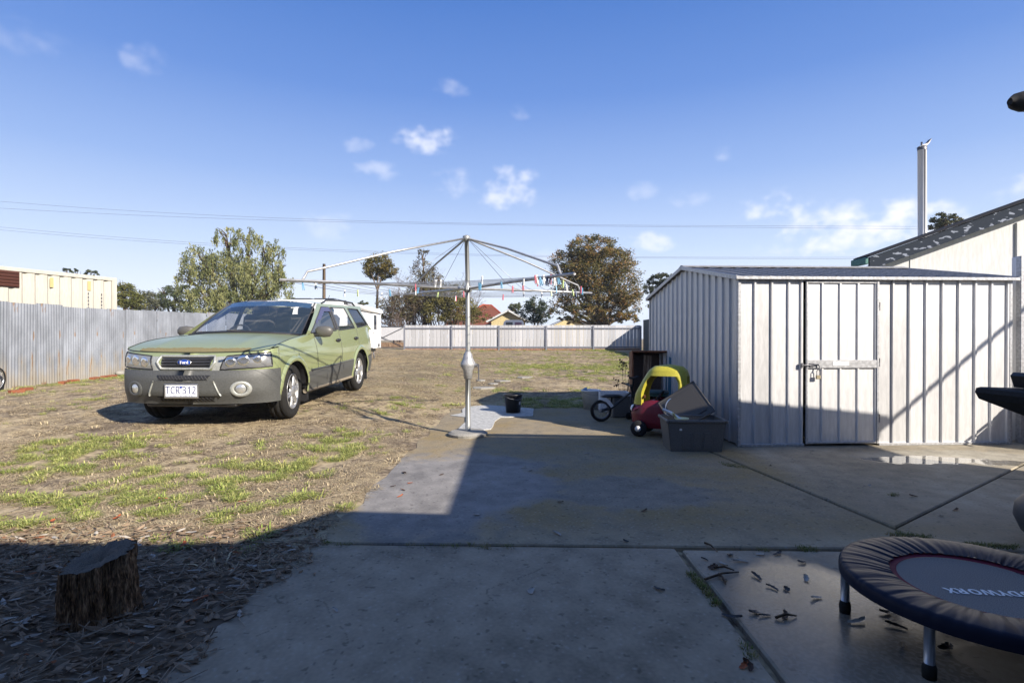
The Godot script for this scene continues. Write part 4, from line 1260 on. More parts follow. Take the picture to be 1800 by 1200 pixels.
	part(cb, "top_board", shape().box(Vector3(0, 0.946, 0.002), Vector3(0.505, 0.022, 0.355), 0.003), M.wood_brown)
	part(cb, "shelf", shape().box(Vector3(0, 0.3, 0.0), Vector3(0.50, 0.02, 0.32), 0.003), M.wood_brown)
	single("timber_plank", shape().box(Vector3(0, 0.44, 0), Vector3(0.12, 0.88, 0.025), 0.004, Basis(Vector3.BACK, -0.05)), M.wood_pale, "pale plank standing inside the open cabinet", "plank", V(2.03, 0.02, 8.17), 0.1)
	single("blue_board", shape().box(Vector3(0, 0.46, 0), Vector3(0.05, 0.92, 0.30), 0.006, Basis(Vector3.BACK, -0.03)), mat(lin(0.03, 0.12, 0.20), 0.5), "narrow blue board standing against the shed beside the cabinet", "board", V(2.335, 0.0, 7.95), 0.05)
	# weed stalks by the cabinet
	var wd := thing("dry_weed", "dry weed stalks with seed heads beside the brown cabinet", "plant", V(1.86, gh(1.86, 9.0), 8.98))
	rng.seed = 55
	for i in 9:
		var a := rng.randf() * TAU
		var h := rng.randf_range(0.45, 0.85)
		var tip := Vector3(cos(a) * 0.16, h, sin(a) * 0.16)
		var st := part(wd, "stalk", shape(true).tube([Vector3(cos(a) * 0.03, 0, sin(a) * 0.03), tip * 0.6, tip], 0.0035, 5), M.wood_pale)
		var s := shape()
		for j in 9:
			s.box(tip + Vector3(rng.randf_range(-0.05, 0.05), rng.randf_range(-0.16, 0.02), rng.randf_range(-0.05, 0.05)), Vector3(0.02, 0.026, 0.012), 0.0, Basis.from_euler(Vector3(rng.randf(), rng.randf() * 3.0, rng.randf())))
		part(st, "seed_head", s, M.bark_grey)
	# ride-on toy car
	var cp := thing("toy_car", "child's red and yellow ride-on toy car by the shed", "toy car", V(1.80, 0, 6.42), 0.0)
	cp.rotation.y = deg_to_rad(-118.0)
	var red := mat(lin(0.20, 0.012, 0.028), 0.4, 0.0, M.t_grain, 4.0)
	var yel := mat(lin(0.52, 0.47, 0.05), 0.42, 0.0, M.t_grain, 4.0)
	# forward is +z here, body 0.74 long and 0.42 wide
	part(cp, "body", shape(true).grid(func(u, v):
		var a: float = u * TAU
		var prof := [[0.10, 0.80, -0.02], [0.16, 0.97, 0.0], [0.28, 1.0, 0.0], [0.38, 0.96, -0.01], [0.43, 0.86, -0.03]]
		var q: float = v * 4.0
		var i := int(min(3.0, floor(q)))
		var f := q - i
		var y: float = lerp(float(prof[i][0]), float(prof[i + 1][0]), f)
		var k: float = lerp(float(prof[i][1]), float(prof[i + 1][1]), f)
		var n := 2.0 / 3.2
		var x: float = sign(cos(a)) * pow(abs(cos(a)), n) * 0.215 * k
		var z: float = sign(sin(a)) * pow(abs(sin(a)), n) * 0.37 * k
		if z > 0.1: y *= 1.0 - 0.22 * (z - 0.1) / 0.27 * smoothstep(0.2, 0.4, y)
		return Vector3(x, y, z), 48, 12), red)
	part(cp, "bonnet", shape(true).grid(func(u, v):
		var x: float = (u - 0.5) * 0.38
		var z: float = 0.06 + v * 0.26
		return Vector3(x, 0.425 - 0.08 * v * v - 0.05 * pow(abs(u - 0.5) * 2.0, 3.0), z), 10, 8), red)
	part(cp, "seat", shape().box(Vector3(0, 0.24, -0.08), Vector3(0.34, 0.03, 0.26), 0.01).box(Vector3(0, 0.38, -0.25), Vector3(0.34, 0.26, 0.05), 0.02), red)
	for sx in [-1, 1]:
		var hl := part(cp, "headlight_eye", shape(true).lathe(Vector3(sx * 0.11, 0.325, 0.345), [[0.0, 0.016], [0.03, 0.012], [0.045, -0.012]], 16, Basis(Vector3.RIGHT, PI / 2 - 0.3)), M.white_gloss)
		part(hl, "pupil", shape(true).lathe(Vector3(sx * 0.105, 0.325, 0.362), [[0.0, 0.006], [0.016, 0.002], [0.018, -0.008]], 12, Basis(Vector3.RIGHT, PI / 2 - 0.3)), M.black)
		for z in [0.24, -0.24]:
			var w := part(cp, "wheel", shape(true).lathe(Vector3(sx * 0.205, 0.095, z), [[0.0, -0.035], [0.08, -0.035], [0.095, -0.02], [0.095, 0.02], [0.08, 0.035], [0.03, 0.035], [0.0, 0.03]], 24, Basis(Vector3.BACK, PI / 2)), M.black_soft)
			part(w, "hub", shape(true).lathe(Vector3(sx * 0.243, 0.095, z), [[0.035, -0.006], [0.035, 0.006], [0.0, 0.01]], 14, Basis(Vector3.BACK, -sx * PI / 2)), M.white)
	var shell := func(a: float, y: float, inn: float):
		var rows := [[0.36, 0.205, 0.345, -0.0], [0.50, 0.203, 0.325, -0.005], [0.62, 0.195, 0.285, -0.03], [0.72, 0.182, 0.245, -0.05], [0.78, 0.160, 0.215, -0.06], [0.825, 0.115, 0.160, -0.065], [0.85, 0.0, 0.0, -0.07]]
		var k := 0
		while k < 5 and y > rows[k + 1][0]: k += 1
		var f: float = clamp((y - rows[k][0]) / (rows[k + 1][0] - rows[k][0]), 0.0, 1.0)
		var rx: float = max(0.0, lerp(float(rows[k][1]), float(rows[k + 1][1]), f) - inn)
		var rz: float = max(0.0, lerp(float(rows[k][2]), float(rows[k + 1][2]), f) - inn)
		return Vector3(sign(cos(a)) * pow(abs(cos(a)), 0.72) * rx, y - inn * 0.5, sign(sin(a)) * pow(abs(sin(a)), 0.72) * rz + lerp(float(rows[k][3]), float(rows[k + 1][3]), f))
	for a0 in [0.98, PI - 0.98, PI + 0.85, TAU - 0.85]:
		var ps := shape(true)
		for inn in [0.0, 0.03]:
			ps.grid(func(u, v):
				var y: float = lerp(0.37, 0.74, v)
				var half: float = lerp(0.42, 0.24, smoothstep(0.0, 0.7, v)) + 0.22 * smoothstep(0.75, 1.0, v)
				return shell.call(a0 + (u - 0.5) * 2.0 * half, y, inn), 8, 10)
		for e in [-1.0, 1.0]:
			ps.grid(func(u, v):
				var y: float = lerp(0.37, 0.74, v)
				var half: float = lerp(0.42, 0.24, smoothstep(0.0, 0.7, v)) + 0.22 * smoothstep(0.75, 1.0, v)
				return shell.call(a0 + e * half, y, u * 0.03), 1, 10)
		part(cp, "roof_pillar", ps, yel)
	part(cp, "roof", shape(true).grid(func(u, v): return shell.call(u * TAU, lerp(0.715, 0.8499, v), 0.0), 40, 10), yel)
	part(cp, "badge", shape(true).lathe(Vector3(0.155, 0.47, 0.18), [[0.0, 0.004], [0.03, 0.0]], 16, Basis(Vector3.UP, 0.5) * Basis(Vector3.RIGHT, PI / 2), 1.2, 0.7), mat(lin(0.5, 0.12, 0.16), 0.5))
	part(cp, "steering_wheel", shape(true).grid(func(u, v):
		var a: float = u * TAU; var q: float = v * TAU
		return Vector3(0, 0.47, 0.04) + Basis(Vector3.RIGHT, 0.9) * Vector3(cos(a) * (0.075 + 0.01 * cos(q)), 0.01 * sin(q), sin(a) * (0.075 + 0.01 * cos(q))), 20, 6), M.black)
	single("blue_ball", shape(true).lathe(Vector3(0, 0.07, 0), [[0.0, -0.07], [0.045, -0.054], [0.07, 0.0], [0.045, 0.054], [0.0, 0.07]], 16), mat(lin(0.015, 0.11, 0.42), 0.4), "small blue toy ball beside the ride-on car", "ball", G(1132, 752))
	# storage tub with its lid leaning behind
	var gt := thing("storage_tub", "large open grey plastic storage tub against the shed", "tub", V(1.885, 0, 5.66), -0.06)
	gt.scale = Vector3(0.84, 0.92, 0.84)
	var bx := 0.30; var bz := 0.20; var tx := 0.345; var tz := 0.235; var hh := 0.35
	for s in [-1, 1]:
		part(gt, "side", shape().quad(Vector3(s * bx, 0, -bz), Vector3(s * bx, 0, bz), Vector3(s * tx, hh, tz), Vector3(s * tx, hh, -tz)).quad(Vector3(s * (bx - 0.01), 0, -bz), Vector3(s * (bx - 0.01), 0, bz), Vector3(s * (tx - 0.01), hh, tz), Vector3(s * (tx - 0.01), hh, -tz)) if false else tub_wall(Vector3(s * bx, 0, -bz), Vector3(s * bx, 0, bz), Vector3(s * tx, hh, tz), Vector3(s * tx, hh, -tz)), M.grey_plastic)
		part(gt, "side", tub_wall(Vector3(-bx, 0, s * bz), Vector3(bx, 0, s * bz), Vector3(tx, hh, s * tz), Vector3(-tx, hh, s * tz)), M.grey_plastic)
		part(gt, "rim", shape().box(Vector3(s * (tx + 0.006), hh - 0.012, 0), Vector3(0.03, 0.034, tz * 2 + 0.045), 0.008), M.grey_plastic)
		part(gt, "rim", shape().box(Vector3(0, hh - 0.012, s * (tz + 0.006)), Vector3(tx * 2 - 0.02, 0.034, 0.03), 0.008), M.grey_plastic)
	part(gt, "base", shape().box(Vector3(0, 0.008, 0), Vector3(bx * 2 - 0.01, 0.016, bz * 2 - 0.01), 0.004), M.grey_plastic)
	for x in [-0.12, 0.01, 0.14]:
		part(gt, "panel_rib", shape().box(Vector3(x, 0.12, 0.221), Vector3(0.095, 0.19, 0.008), 0.003, Basis(Vector3.RIGHT, 0.1)), M.grey_plastic)
	part(gt, "sticker", shape(true).lathe(Vector3(-0.19, 0.255, 0.2285), [[0.0, 0.002], [0.021, 0.0]], 16, Basis(Vector3.RIGHT, PI / 2)), M.white)
	var l1 := Q(1158, 709, 6.22); var l2 := Q(1219, 671, 6.10); var l3 := Q(1256, 722, 5.80)
	var l4 := l1 + l3 - l2
	var lid := thing("tub_lid", "dark grey plastic lid leaning behind the open storage tub", "lid", (l1 + l3) * 0.5)
	var lo := lid.position
	part(lid, "panel", plate([l1 - lo, l2 - lo, l3 - lo, l4 - lo], 0.016, 0.0, 1.0), M.grey_lid)
	part(lid, "ridge", plate([l1 - lo, l2 - lo, l3 - lo, l4 - lo], 0.012, 0.012, 0.76), M.grey_lid)
	part(lid, "edge", shape(true).tube([l4 - lo, l1 - lo, l2 - lo, l3 - lo, l4 - lo], 0.014, 6), M.grey_lid)
	single("toy_scoop", shape(true).lathe(Vector3.ZERO, [[0.0, -0.02], [0.05, -0.015], [0.075, 0.01], [0.07, 0.014], [0.0, -0.01]], 18).tube([Vector3(-0.05, 0.0, 0.0), Vector3(-0.12, 0.07, 0.02)], 0.012, 8), mat(lin(0.66, 0.64, 0.36), 0.5), "pale yellow toy scoop poking out of the storage tub", "toy", V(1.74, 0.325, 5.53), 0.3)
	single("toy_spade", shape(true).tube([Vector3(-0.10, 0.06, -0.02), Vector3(-0.03, 0.03, 0.02), Vector3(0.09, -0.05, 0.05)], [0.014, 0.016, 0.012], 8), M.white_gloss, "white plastic toy spade over the storage tub's rim", "toy", V(1.66, 0.36, 5.56))
	single("toy_bowl", shape(true).grid(func(u, v):
		var a: float = lerp(-1.2, 1.2, u)
		return Vector3(-0.09 * cos(a), 0.11 * sin(a), (v - 0.5) * 0.03), 12, 2), M.white_gloss, "curved white plastic toy bowl between the toy car and tub", "toy", V(1.70, 0.42, 5.66), 0.0)

func tub_wall(a: Vector3, b: Vector3, c: Vector3, d: Vector3) -> Shape:
	var n := (b - a).cross(d - a).normalized() * 0.004
	var s := shape()
	s.quad(a + n, b + n, c + n, d + n)
	s.quad(a - n, b - n, c - n, d - n)
	s.quad(d - n, c - n, c + n, d + n)
	return s

# thick plate on four corners, shrunk about its middle and raised along its normal
func plate(c: Array, thick: float, lift: float, k: float) -> Shape:
	var n: Vector3 = (c[1] - c[0]).cross(c[3] - c[0]).normalized()
	if n.z < 0.0: n = -n
	var mid: Vector3 = (c[0] + c[2]) * 0.5
	var a := []; var b := []
	for q in c:
		var p: Vector3 = mid + (q - mid) * k
		a.append(p + n * (lift + thick * 0.5)); b.append(p + n * (lift - thick * 0.5))
	var s := shape()
	s.quad(a[0], a[1], a[2], a[3]).quad(b[3], b[2], b[1], b[0])
	for i in 4:
		s.quad(b[i], b[(i + 1) % 4], a[(i + 1) % 4], a[i])
	return s

# ---------------------------------------------------------------- parked car (forward +z, its left side +x)
const CW := 0.945   # half width
const CN := 2.2     # squareness of the plan
const FZ := 2.30    # nose
const FS := 1.86    # where the side begins behind the nose
const RZ := -2.48
const RS := -1.95
const AX := 1.42    # axles
const AR := 0.415   # arch radius

func car_inset(y: float, nose: float) -> float:
	# how far the skin stands in from the widest outline at a height; nose = 1 on the front face
	var side: float = 0.03 * smoothstep(0.5, 0.3, y) + 0.075 * pow(smoothstep(0.72, 1.22, y), 1.5)
	var front: float = 0.10 * smoothstep(0.46, 0.30, y) + 0.05 * smoothstep(0.62, 0.72, y) + 0.12 * pow(smoothstep(0.74, 0.93, y), 2.0)
	return lerp(side, front, nose)

func car_top(z: float) -> float:
	if z > FS: return 0.965 - 0.055 * (z - FS) / (FZ - FS)
	if z > 0.85: return lerp(1.085, 0.965, (z - 0.85) / (FS - 0.85))
	return lerp(1.15, 1.085, clamp((z + 2.2) / 3.05, 0.0, 1.0))

func car_arch(z: float) -> float:
	for zc in [AX, -AX]:
		if abs(z - zc) < AR:
			return 0.35 + sqrt(AR * AR - (z - zc) * (z - zc)) * 0.985
	return 0.0

func car_front(x: float, y: float, out := 0.0) -> Vector3:
	var k: float = pow(max(0.0, 1.0 - pow(abs(x) / CW, CN)), 1.0 / CN)
	var nose := k
	var ins := car_inset(y, nose)
	return Vector3(x * (1.0 - ins * 0.35 * (1.0 - nose)), y, FS + (FZ - FS) * k - ins * (0.25 + 0.75 * nose) + out * (0.4 + 0.6 * k))

# patch on the front skin between four (x, y) corners: top-left, top-right, bottom-right, bottom-left
func front_patch(s: Shape, a: Vector2, b: Vector2, c: Vector2, d: Vector2, out: float, nu := 10, nv := 5):
	s.grid(func(u, v):
		var p := a.lerp(b, u).lerp(d.lerp(c, u), v)
		return car_front(p.x, p.y, out), nu, nv)

func make_car():
	var o0 := G(494, 737)
	var t := thing("parked_car", "pale green family wagon with grey bumper parked on the grass", "car", Vector3(-3.78, 0.0, -8.62), deg_to_rad(-1.5))
	t.position.y = gh(-3.8, 8.6) + 0.004
	t.rotation.x = deg_to_rad(2.05)
	var paint := mat(lin(0.285, 0.325, 0.158), 0.26, 0.30)
	paint.clearcoat_enabled = true; paint.clearcoat = 1.0; paint.clearcoat_roughness = 0.05
	var hood_m := mat(lin(0.285, 0.325, 0.162), 0.34, 0.30)
	hood_m.clearcoat_enabled = true; hood_m.clearcoat = 0.5; hood_m.clearcoat_roughness = 0.2
	var dusty := mat(lin(0.27, 0.23, 0.12), 0.8, 0.0, M.t_fine, 14.0)
	var grey := mat(lin(0.098, 0.100, 0.096), 0.5, 0.1, M.t_grain, 4.0)
	var silver := mat(lin(0.42, 0.43, 0.40), 0.4, 0.3, M.t_grain, 4.0)
	var dark := mat(lin(0.018, 0.018, 0.02), 0.5)
	var trim := mat(lin(0.03, 0.03, 0.033), 0.55)
	# outline columns of the left half: nose, side, tail
	var cols := []
	for i in 15:
		var th := PI / 2 * i / 14.0
		cols.append([CW * pow(sin(th), 2.0 / CN), FS + (FZ - FS) * pow(cos(th), 2.0 / CN), cos(th)])
	var zs := []
	for zc in [AX, -AX]:
		for i in 25:
			zs.append(zc + AR * 0.9999 * cos(PI * i / 24.0))
	for z in [1.85, 0.95, 0.85, 0.7, 0.4, 0.1, -0.2, -0.45, -0.7, -0.95, -1.9]:
		zs.append(z)
	zs.sort(); zs.reverse()
	for z in zs: cols.append([CW, z, 0.0])
	for i in range(1, 11):
		var th := PI / 2 * (1.0 - i / 10.0)
		cols.append([CW * pow(max(0.0, sin(th)), 2.0 / 3.0), RS + (RZ - RS) * pow(cos(th), 2.0 / 3.0), cos(th)])
	# skin point for a column at a height
	var skin := func(c, y):
		if c[1] >= FS - 0.001 and c[2] > 0.0:
			return car_front(c[0], y)
		var ins: float = car_inset(y, 0.0)
		if c[2] > 0.0:
			return Vector3(c[0] * (1.0 - ins / CW), y, c[1] + ins * c[2])
		return Vector3(c[0] - ins, y, c[1])
	var mid := func(c):
		if c[1] > FS - 0.001: return 0.705
		if c[1] < RS: return 0.62
		return lerp(0.60, 0.56, clamp((c[1] + 1.9) / 3.8, 0.0, 1.0))
	var low := func(c):
		var a := car_arch(c[1]) if c[2] <= 0.0 else 0.0
		if c[1] > FS - 0.001 and c[2] > 0.0: return 0.30
		return max(a, 0.30)
	for part_name in ["bumper", "rear_bumper", "left_cladding", "right_cladding", "body"]:
		var s := shape(true)
		for mx in [1.0, -1.0]:
			for i in cols.size() - 1:
				var c0 = cols[i]; var c1 = cols[i + 1]
				var front: bool = i < 14
				var rear: bool = c1[1] < RS - 0.001
				if (part_name == "bumper" and not front) or (part_name == "rear_bumper" and not rear): continue
				if part_name.ends_with("cladding") and (front or rear or (mx > 0.0) != (part_name == "left_cladding")): continue
				var y0a: float = low.call(c0); var y0b: float = low.call(c1)
				var ma: float = max(mid.call(c0), y0a); var mb: float = max(mid.call(c1), y0b)
				if i == 13: mb = 0.705
				var rows := 8
				for r in rows:
					var f0 := float(r) / rows; var f1 := float(r + 1) / rows
					var ya0: float; var ya1: float; var yb0: float; var yb1: float
					if part_name == "body":
						var ta := car_top(c0[1]); var tb := car_top(c1[1])
						ya0 = lerp(ma, ta, f0); ya1 = lerp(ma, ta, f1); yb0 = lerp(mb, tb, f0); yb1 = lerp(mb, tb, f1)
					else:
						ya0 = lerp(y0a, ma, f0); ya1 = lerp(y0a, ma, f1); yb0 = lerp(y0b, mb, f0); yb1 = lerp(y0b, mb, f1)
					var p0: Vector3 = skin.call(c0, ya0); var p1: Vector3 = skin.call(c1, yb0); var p2: Vector3 = skin.call(c1, yb1); var p3: Vector3 = skin.call(c0, ya1)
					var e := 0.012 if part_name != "body" else 0.0
					var q := []
					for p in [p0, p1, p2, p3]:
						var g: Vector3 = p
						if e > 0.0:
							g += Vector3(p.x, 0, max(0.0, p.z - 1.7) * 2.0 + min(0.0, p.z + 1.8) * 2.0).normalized() * e
						q.append(Vector3(g.x * mx, g.y, g.z))
					s.quad(q[0], q[1], q[2], q[3])
		part(t, "side_cladding" if part_name.ends_with("cladding") else part_name, s, paint if part_name == "body" else grey)
	# underside and inner wheel wells keep daylight out
	part(t, "underbody", shape().box(Vector3(0, 0.46, 0), Vector3(1.42, 0.34, 4.1), 0.03), dark)
	part(t, "cabin_floor", shape().box(Vector3(0, 0.80, -0.65), Vector3(1.70, 0.42, 3.1), 0.03), mat(lin(0.03, 0.03, 0.035), 0.9))
	# wheel arch lips
	for sx in [1.0, -1.0]:
		for zc in [AX, -AX]:
			var s := shape(true)
			s.grid(func(u, v):
				var a: float = lerp(-0.12, PI + 0.12, u)
				var r: float = AR - 0.008 + 0.075 * v
				var y: float = 0.35 + sin(a) * r
				var z: float = zc + cos(a) * r
				var bulge: float = 0.022 * (1.0 - pow(abs(v * 2.0 - 0.75), 2.0) * 0.6) if v < 0.95 else 0.0
				return Vector3(sx * (CW - car_inset(y, 0.0) + bulge + 0.004), y, z), 28, 6)
			part(t, "wheel_arch", s, paint)
			part(t, "wheel_well", shape(true).grid(func(u, v):
				var a: float = lerp(0.0, PI, u)
				return Vector3(sx * lerp(0.60, CW - 0.02, v), 0.35 + sin(a) * (AR - 0.006), zc + cos(a) * (AR - 0.006)), 16, 1), dark)
	# bonnet between nose edge, wing tops and windscreen base
	var nose_edge := func(a):
		var x: float = a * 0.90
		var p: Vector3 = car_front(x, car_top(FS + (FZ - FS) * pow(1.0 - pow(abs(x) / CW, CN), 1.0 / CN)))
		return p
	var cowl := func(a):
		return Vector3(a * 0.80, 1.075 + 0.045 * (1.0 - a * a), 0.88 + 0.20 * (1.0 - a * a))
	var hood := func(u, v):
		var a: float = u * 2.0 - 1.0
		var p: Vector3 = nose_edge.call(a)
		var q: Vector3 = cowl.call(a)
		var r := p.lerp(q, v)
		r.y += 0.055 * sin(PI * pow(v, 0.75)) * (0.65 + 0.35 * (1.0 - a * a))
		r.y += 0.014 * exp(-pow((abs(a) - 0.55) / 0.10, 2.0)) * sin(PI * v)
		r.x += a * 0.05 * sin(PI * v)
		return r
	part(t, "bonnet", shape(true).grid(hood, 40, 18), hood_m)
	# wing tops from the bonnet's side to the body side
	for sx in [1.0, -1.0]:
		part(t, "wing", shape(true).grid(func(u, v):
			var h: Vector3 = hood.call(1.0, u)
			var z: float = lerp(FS - 0.0, 0.86, u)
			var b := Vector3(CW - car_inset(car_top(z), 0.0), car_top(z), z)
			if u <= 0.001: b = car_front(0.93, car_top(FS))
			var r := h.lerp(b, v)
			r.y += 0.012 * sin(PI * v)
			return Vector3(r.x * sx, r.y, r.z), 14, 5), paint)
	# bonnet gaps
	for sx in [0.0, 1.0]:
		var gp := []
		for i in 15: gp.append(hood.call(sx, i / 14.0) + Vector3(0, 0.001, 0))
		part(t, "shut_line", shape().tube(gp, 0.0055, 5, false), dark)
	var gf := []
	for i in 25: gf.append(hood.call(i / 24.0, 0.0) + Vector3(0, -0.004, 0.004))
	part(t, "shut_line", shape().tube(gf, 0.006, 5, false), dark)
	# band of dried mud along the bonnet's nose
	var md := noise(501, 9.0, 3)
	part(t, "mud_band", shape(true).grid(func(u, v):
		var a: float = u * 1.5 - 0.75
		var lim: float = 0.10 + 0.025 * md.get_noise_2d(a * 2.0, 0.0) - 0.05 * abs(a)
		var p: Vector3 = hood.call((a + 1.0) * 0.5, v * lim + 0.004)
		return p + Vector3(0, 0.003, 0.002), 40, 4), dusty)
	# roof
	part(t, "roof", shape(true).grid(func(u, v):
		var a: float = u * 2.0 - 1.0
		var zf: float = 0.02 + 0.11 * (1.0 - a * a)
		var z: float = lerp(zf, -2.22 - 0.06 * (1.0 - a * a), v)
		var x: float = a * lerp(0.685, 0.66, v)
		var y: float = 1.545 + 0.040 * (1.0 - pow(abs(a), 3.2)) + 0.035 * sin(PI * min(1.0, v * 0.8 + 0.12)) - 0.01 * v
		return Vector3(x, y, z), 20, 16), paint)
	# sides of the cabin: belt to roof edge
	var cab := func(z: float, y: float):
		var yb := 1.10
		var f: float = clamp((y - yb) / (1.56 - yb), -0.1, 1.0)
		return Vector3(lerp(0.872, 0.69, pow(max(f, 0.0), 1.15) if f > 0.0 else f), y, z)
	var quads := {
		"front_pillar": [[0.92, 1.075], [0.72, 1.105], [-0.10, 1.505], [0.03, 1.545]],
		"middle_pillar": [[-0.36, 1.12], [-0.47, 1.12], [-0.50, 1.505], [-0.41, 1.505]],
		"rear_pillar": [[-1.34, 1.145], [-1.50, 1.15], [-1.36, 1.505], [-1.20, 1.505]],
		"tail_pillar": [[-2.20, 1.19], [-2.43, 1.12], [-2.26, 1.54], [-1.96, 1.495]],
		"roof_rail_panel": [[0.03, 1.505], [-2.2, 1.49], [-2.24, 1.555], [0.03, 1.555]],
		"belt_front": [[0.86, 1.06], [-1.40, 1.08], [-1.40, 1.15], [0.72, 1.108]],
		"belt_rear": [[-1.40, 1.08], [-2.38, 1.10], [-2.2, 1.20], [-1.40, 1.15]]}
	var glass_q := {"front": [[0.72, 1.105], [-0.36, 1.12], [-0.41, 1.505], [-0.10, 1.505]], "rear": [[-0.47, 1.12], [-1.34, 1.145], [-1.20, 1.505], [-0.50, 1.505]], "quarter": [[-1.50, 1.15], [-2.20, 1.19], [-1.96, 1.495], [-1.36, 1.505]]}
	var gm := mat(Color(0.40, 0.47, 0.52, 0.12), 0.02)
	gm.transparency = BaseMaterial3D.TRANSPARENCY_ALPHA
	for sx in [1.0, -1.0]:
		for k in quads:
			var c = quads[k]
			var s := shape(true)
			s.grid(func(u, v):
				var lo: Vector2 = Vector2(c[0][0], c[0][1]).lerp(Vector2(c[1][0], c[1][1]), u)
				var hi: Vector2 = Vector2(c[3][0], c[3][1]).lerp(Vector2(c[2][0], c[2][1]), u)
				var q := lo.lerp(hi, v)
				var p: Vector3 = cab.call(q.x, q.y)
				if k == "tail_pillar": p.x -= 0.05 * u * u
				return Vector3((p.x + 0.004) * sx, p.y, p.z), 6, 8)
			part(t, k if not k.begins_with("belt") else "belt_strip", s, trim if k == "middle_pillar" else paint)
		for k in glass_q:
			var c = glass_q[k]
			var s := shape(true)
			s.grid(func(u, v):
				var lo: Vector2 = Vector2(c[0][0], c[0][1]).lerp(Vector2(c[1][0], c[1][1]), u)
				var hi: Vector2 = Vector2(c[3][0], c[3][1]).lerp(Vector2(c[2][0], c[2][1]), u)
				var q := lo.lerp(hi, v)
				var p: Vector3 = cab.call(q.x, q.y)
				return Vector3((p.x - 0.006) * sx, p.y, p.z), 6, 8)
			part(t, "side_window", s, gm if k != "quarter" else mat(lin(0.015, 0.018, 0.022), 0.05))
			# black rubber frame round the pane
			var fr := shape(true)
			var ring := []
			for e in [[0, 1], [1, 2], [2, 3], [3, 0]]:
				for i in 6:
					var q: Vector2 = Vector2(c[e[0]][0], c[e[0]][1]).lerp(Vector2(c[e[1]][0], c[e[1]][1]), i / 6.0)
					var p: Vector3 = cab.call(q.x, q.y)
					ring.append(Vector3((p.x + 0.003) * sx, p.y, p.z))
			ring.append(ring[0])
			fr.tube(ring, 0.009, 5, false)
			part(t, "window_seal", fr, trim)
		# weather shield over the front window
		part(t, "weather_shield", shape(true).grid(func(u, v):
			var a: Vector2 = Vector2(0.40, 1.28).lerp(Vector2(-0.10, 1.508), min(1.0, u * 1.6)) if u < 0.625 else Vector2(-0.10, 1.508).lerp(Vector2(-0.42, 1.51), (u - 0.625) / 0.375)
			var q: Vector2 = a + Vector2(-0.035, -0.075) * v * (0.6 if u < 0.2 else 1.0)
			var p: Vector3 = cab.call(q.x, q.y)
			return Vector3((p.x + 0.010) * sx, p.y, p.z), 16, 2), mat(lin(0.06, 0.055, 0.11), 0.1))
		# shut lines as thin dark strips let into the side, handles, mirror
		for zz in [[0.62, 0.56, 0.66, 1.07], [-0.42, 0.56, -0.42, 1.11], [-1.36, 0.86, -1.38, 1.14]]:
			var path := []
			for i in 7:
				var q := i / 6.0
				var y: float = lerp(float(zz[1]), float(zz[3]), q)
				path.append(Vector3(sx * (CW - car_inset(y, 0.0) + 0.0005), y, lerp(float(zz[0]), float(zz[2]), q)))
			part(t, "shut_line", shape().tube(path, 0.004, 4, false), dark)
		for z in [-0.28, -1.20]:
			part(t, "door_handle", shape(true).lathe(Vector3(sx * (CW - 0.012), 0.965, z), [[0.0, -0.028], [0.045, -0.016], [0.055, 0.0], [0.045, 0.016], [0.0, 0.028]], 12, Basis(), 0.6, 1.8), dark)
		var mr := part(t, "door_mirror", shape(true).lathe(Vector3(sx * 1.03, 1.125, 0.60), [[0.0, -0.085], [0.07, -0.075], [0.105, -0.02], [0.105, 0.03], [0.08, 0.07], [0.0, 0.085]], 18, Basis(), 1.25, 0.62), mat(lin(0.085, 0.082, 0.075), 0.45))
		part(mr, "mirror_foot", shape().box(Vector3(sx * 0.915, 1.075, 0.60), Vector3(0.14, 0.05, 0.08), 0.012), dark)
		# roof rail
		part(t, "roof_rail", shape(true).tube([Vector3(sx * 0.635, 1.57, -0.35), Vector3(sx * 0.635, 1.625, -0.55), Vector3(sx * 0.63, 1.64, -1.2), Vector3(sx * 0.625, 1.62, -1.95), Vector3(sx * 0.62, 1.56, -2.1)], 0.016, 8), trim)
		# mud flap behind the rear wheel
		part(t, "mud_flap", shape().box(Vector3(sx * 0.82, 0.30, -1.87), Vector3(0.2, 0.30, 0.012), 0.003), dark)
		part(t, "mud_flap", shape().box(Vector3(sx * 0.84, 0.27, 0.97), Vector3(0.18, 0.24, 0.012), 0.003), dark)
	# windscreen and rear glass
	part(t, "windscreen", shape(true).grid(func(u, v):
		var a: float = u * 2.0 - 1.0
		var lo: Vector3 = cowl.call(a) + Vector3(0, -0.005, -0.03)
		var hi := Vector3(a * 0.672, 1.545 + 0.040 * (1.0 - pow(abs(a), 3.2)) + 0.013, 0.015 + 0.11 * (1.0 - a * a))
		var p := lo.lerp(hi, v)
		p += Vector3(0, 0.02, 0.02) * sin(PI * v)
		return p, 20, 10), gm)
	part(t, "sun_band", shape(true).grid(func(u, v):
		var a: float = u * 1.9 - 0.95
		var lo: Vector3 = cowl.call(a) + Vector3(0, -0.005, -0.03)
		var hi := Vector3(a * 0.672, 1.545 + 0.040 * (1.0 - pow(abs(a), 3.2)) + 0.013, 0.015 + 0.11 * (1.0 - a * a))
		var w: float = lerp(0.97, 0.80, v)
		var p := lo.lerp(hi, w)
		p += Vector3(0, 0.02, 0.02) * sin(PI * w) + Vector3(0, -0.003, -0.004)
		return p, 16, 4), mat(lin(0.02, 0.05, 0.10), 0.05))
	var sf := shape(true)
	var cp := []
	for i in 13: cp.append(cowl.call(i / 6.0 - 1.0) + Vector3(0, 0.004, 0.012))
	part(t, "cowl_panel", sf.tube(cp, 0.022, 6), dark)
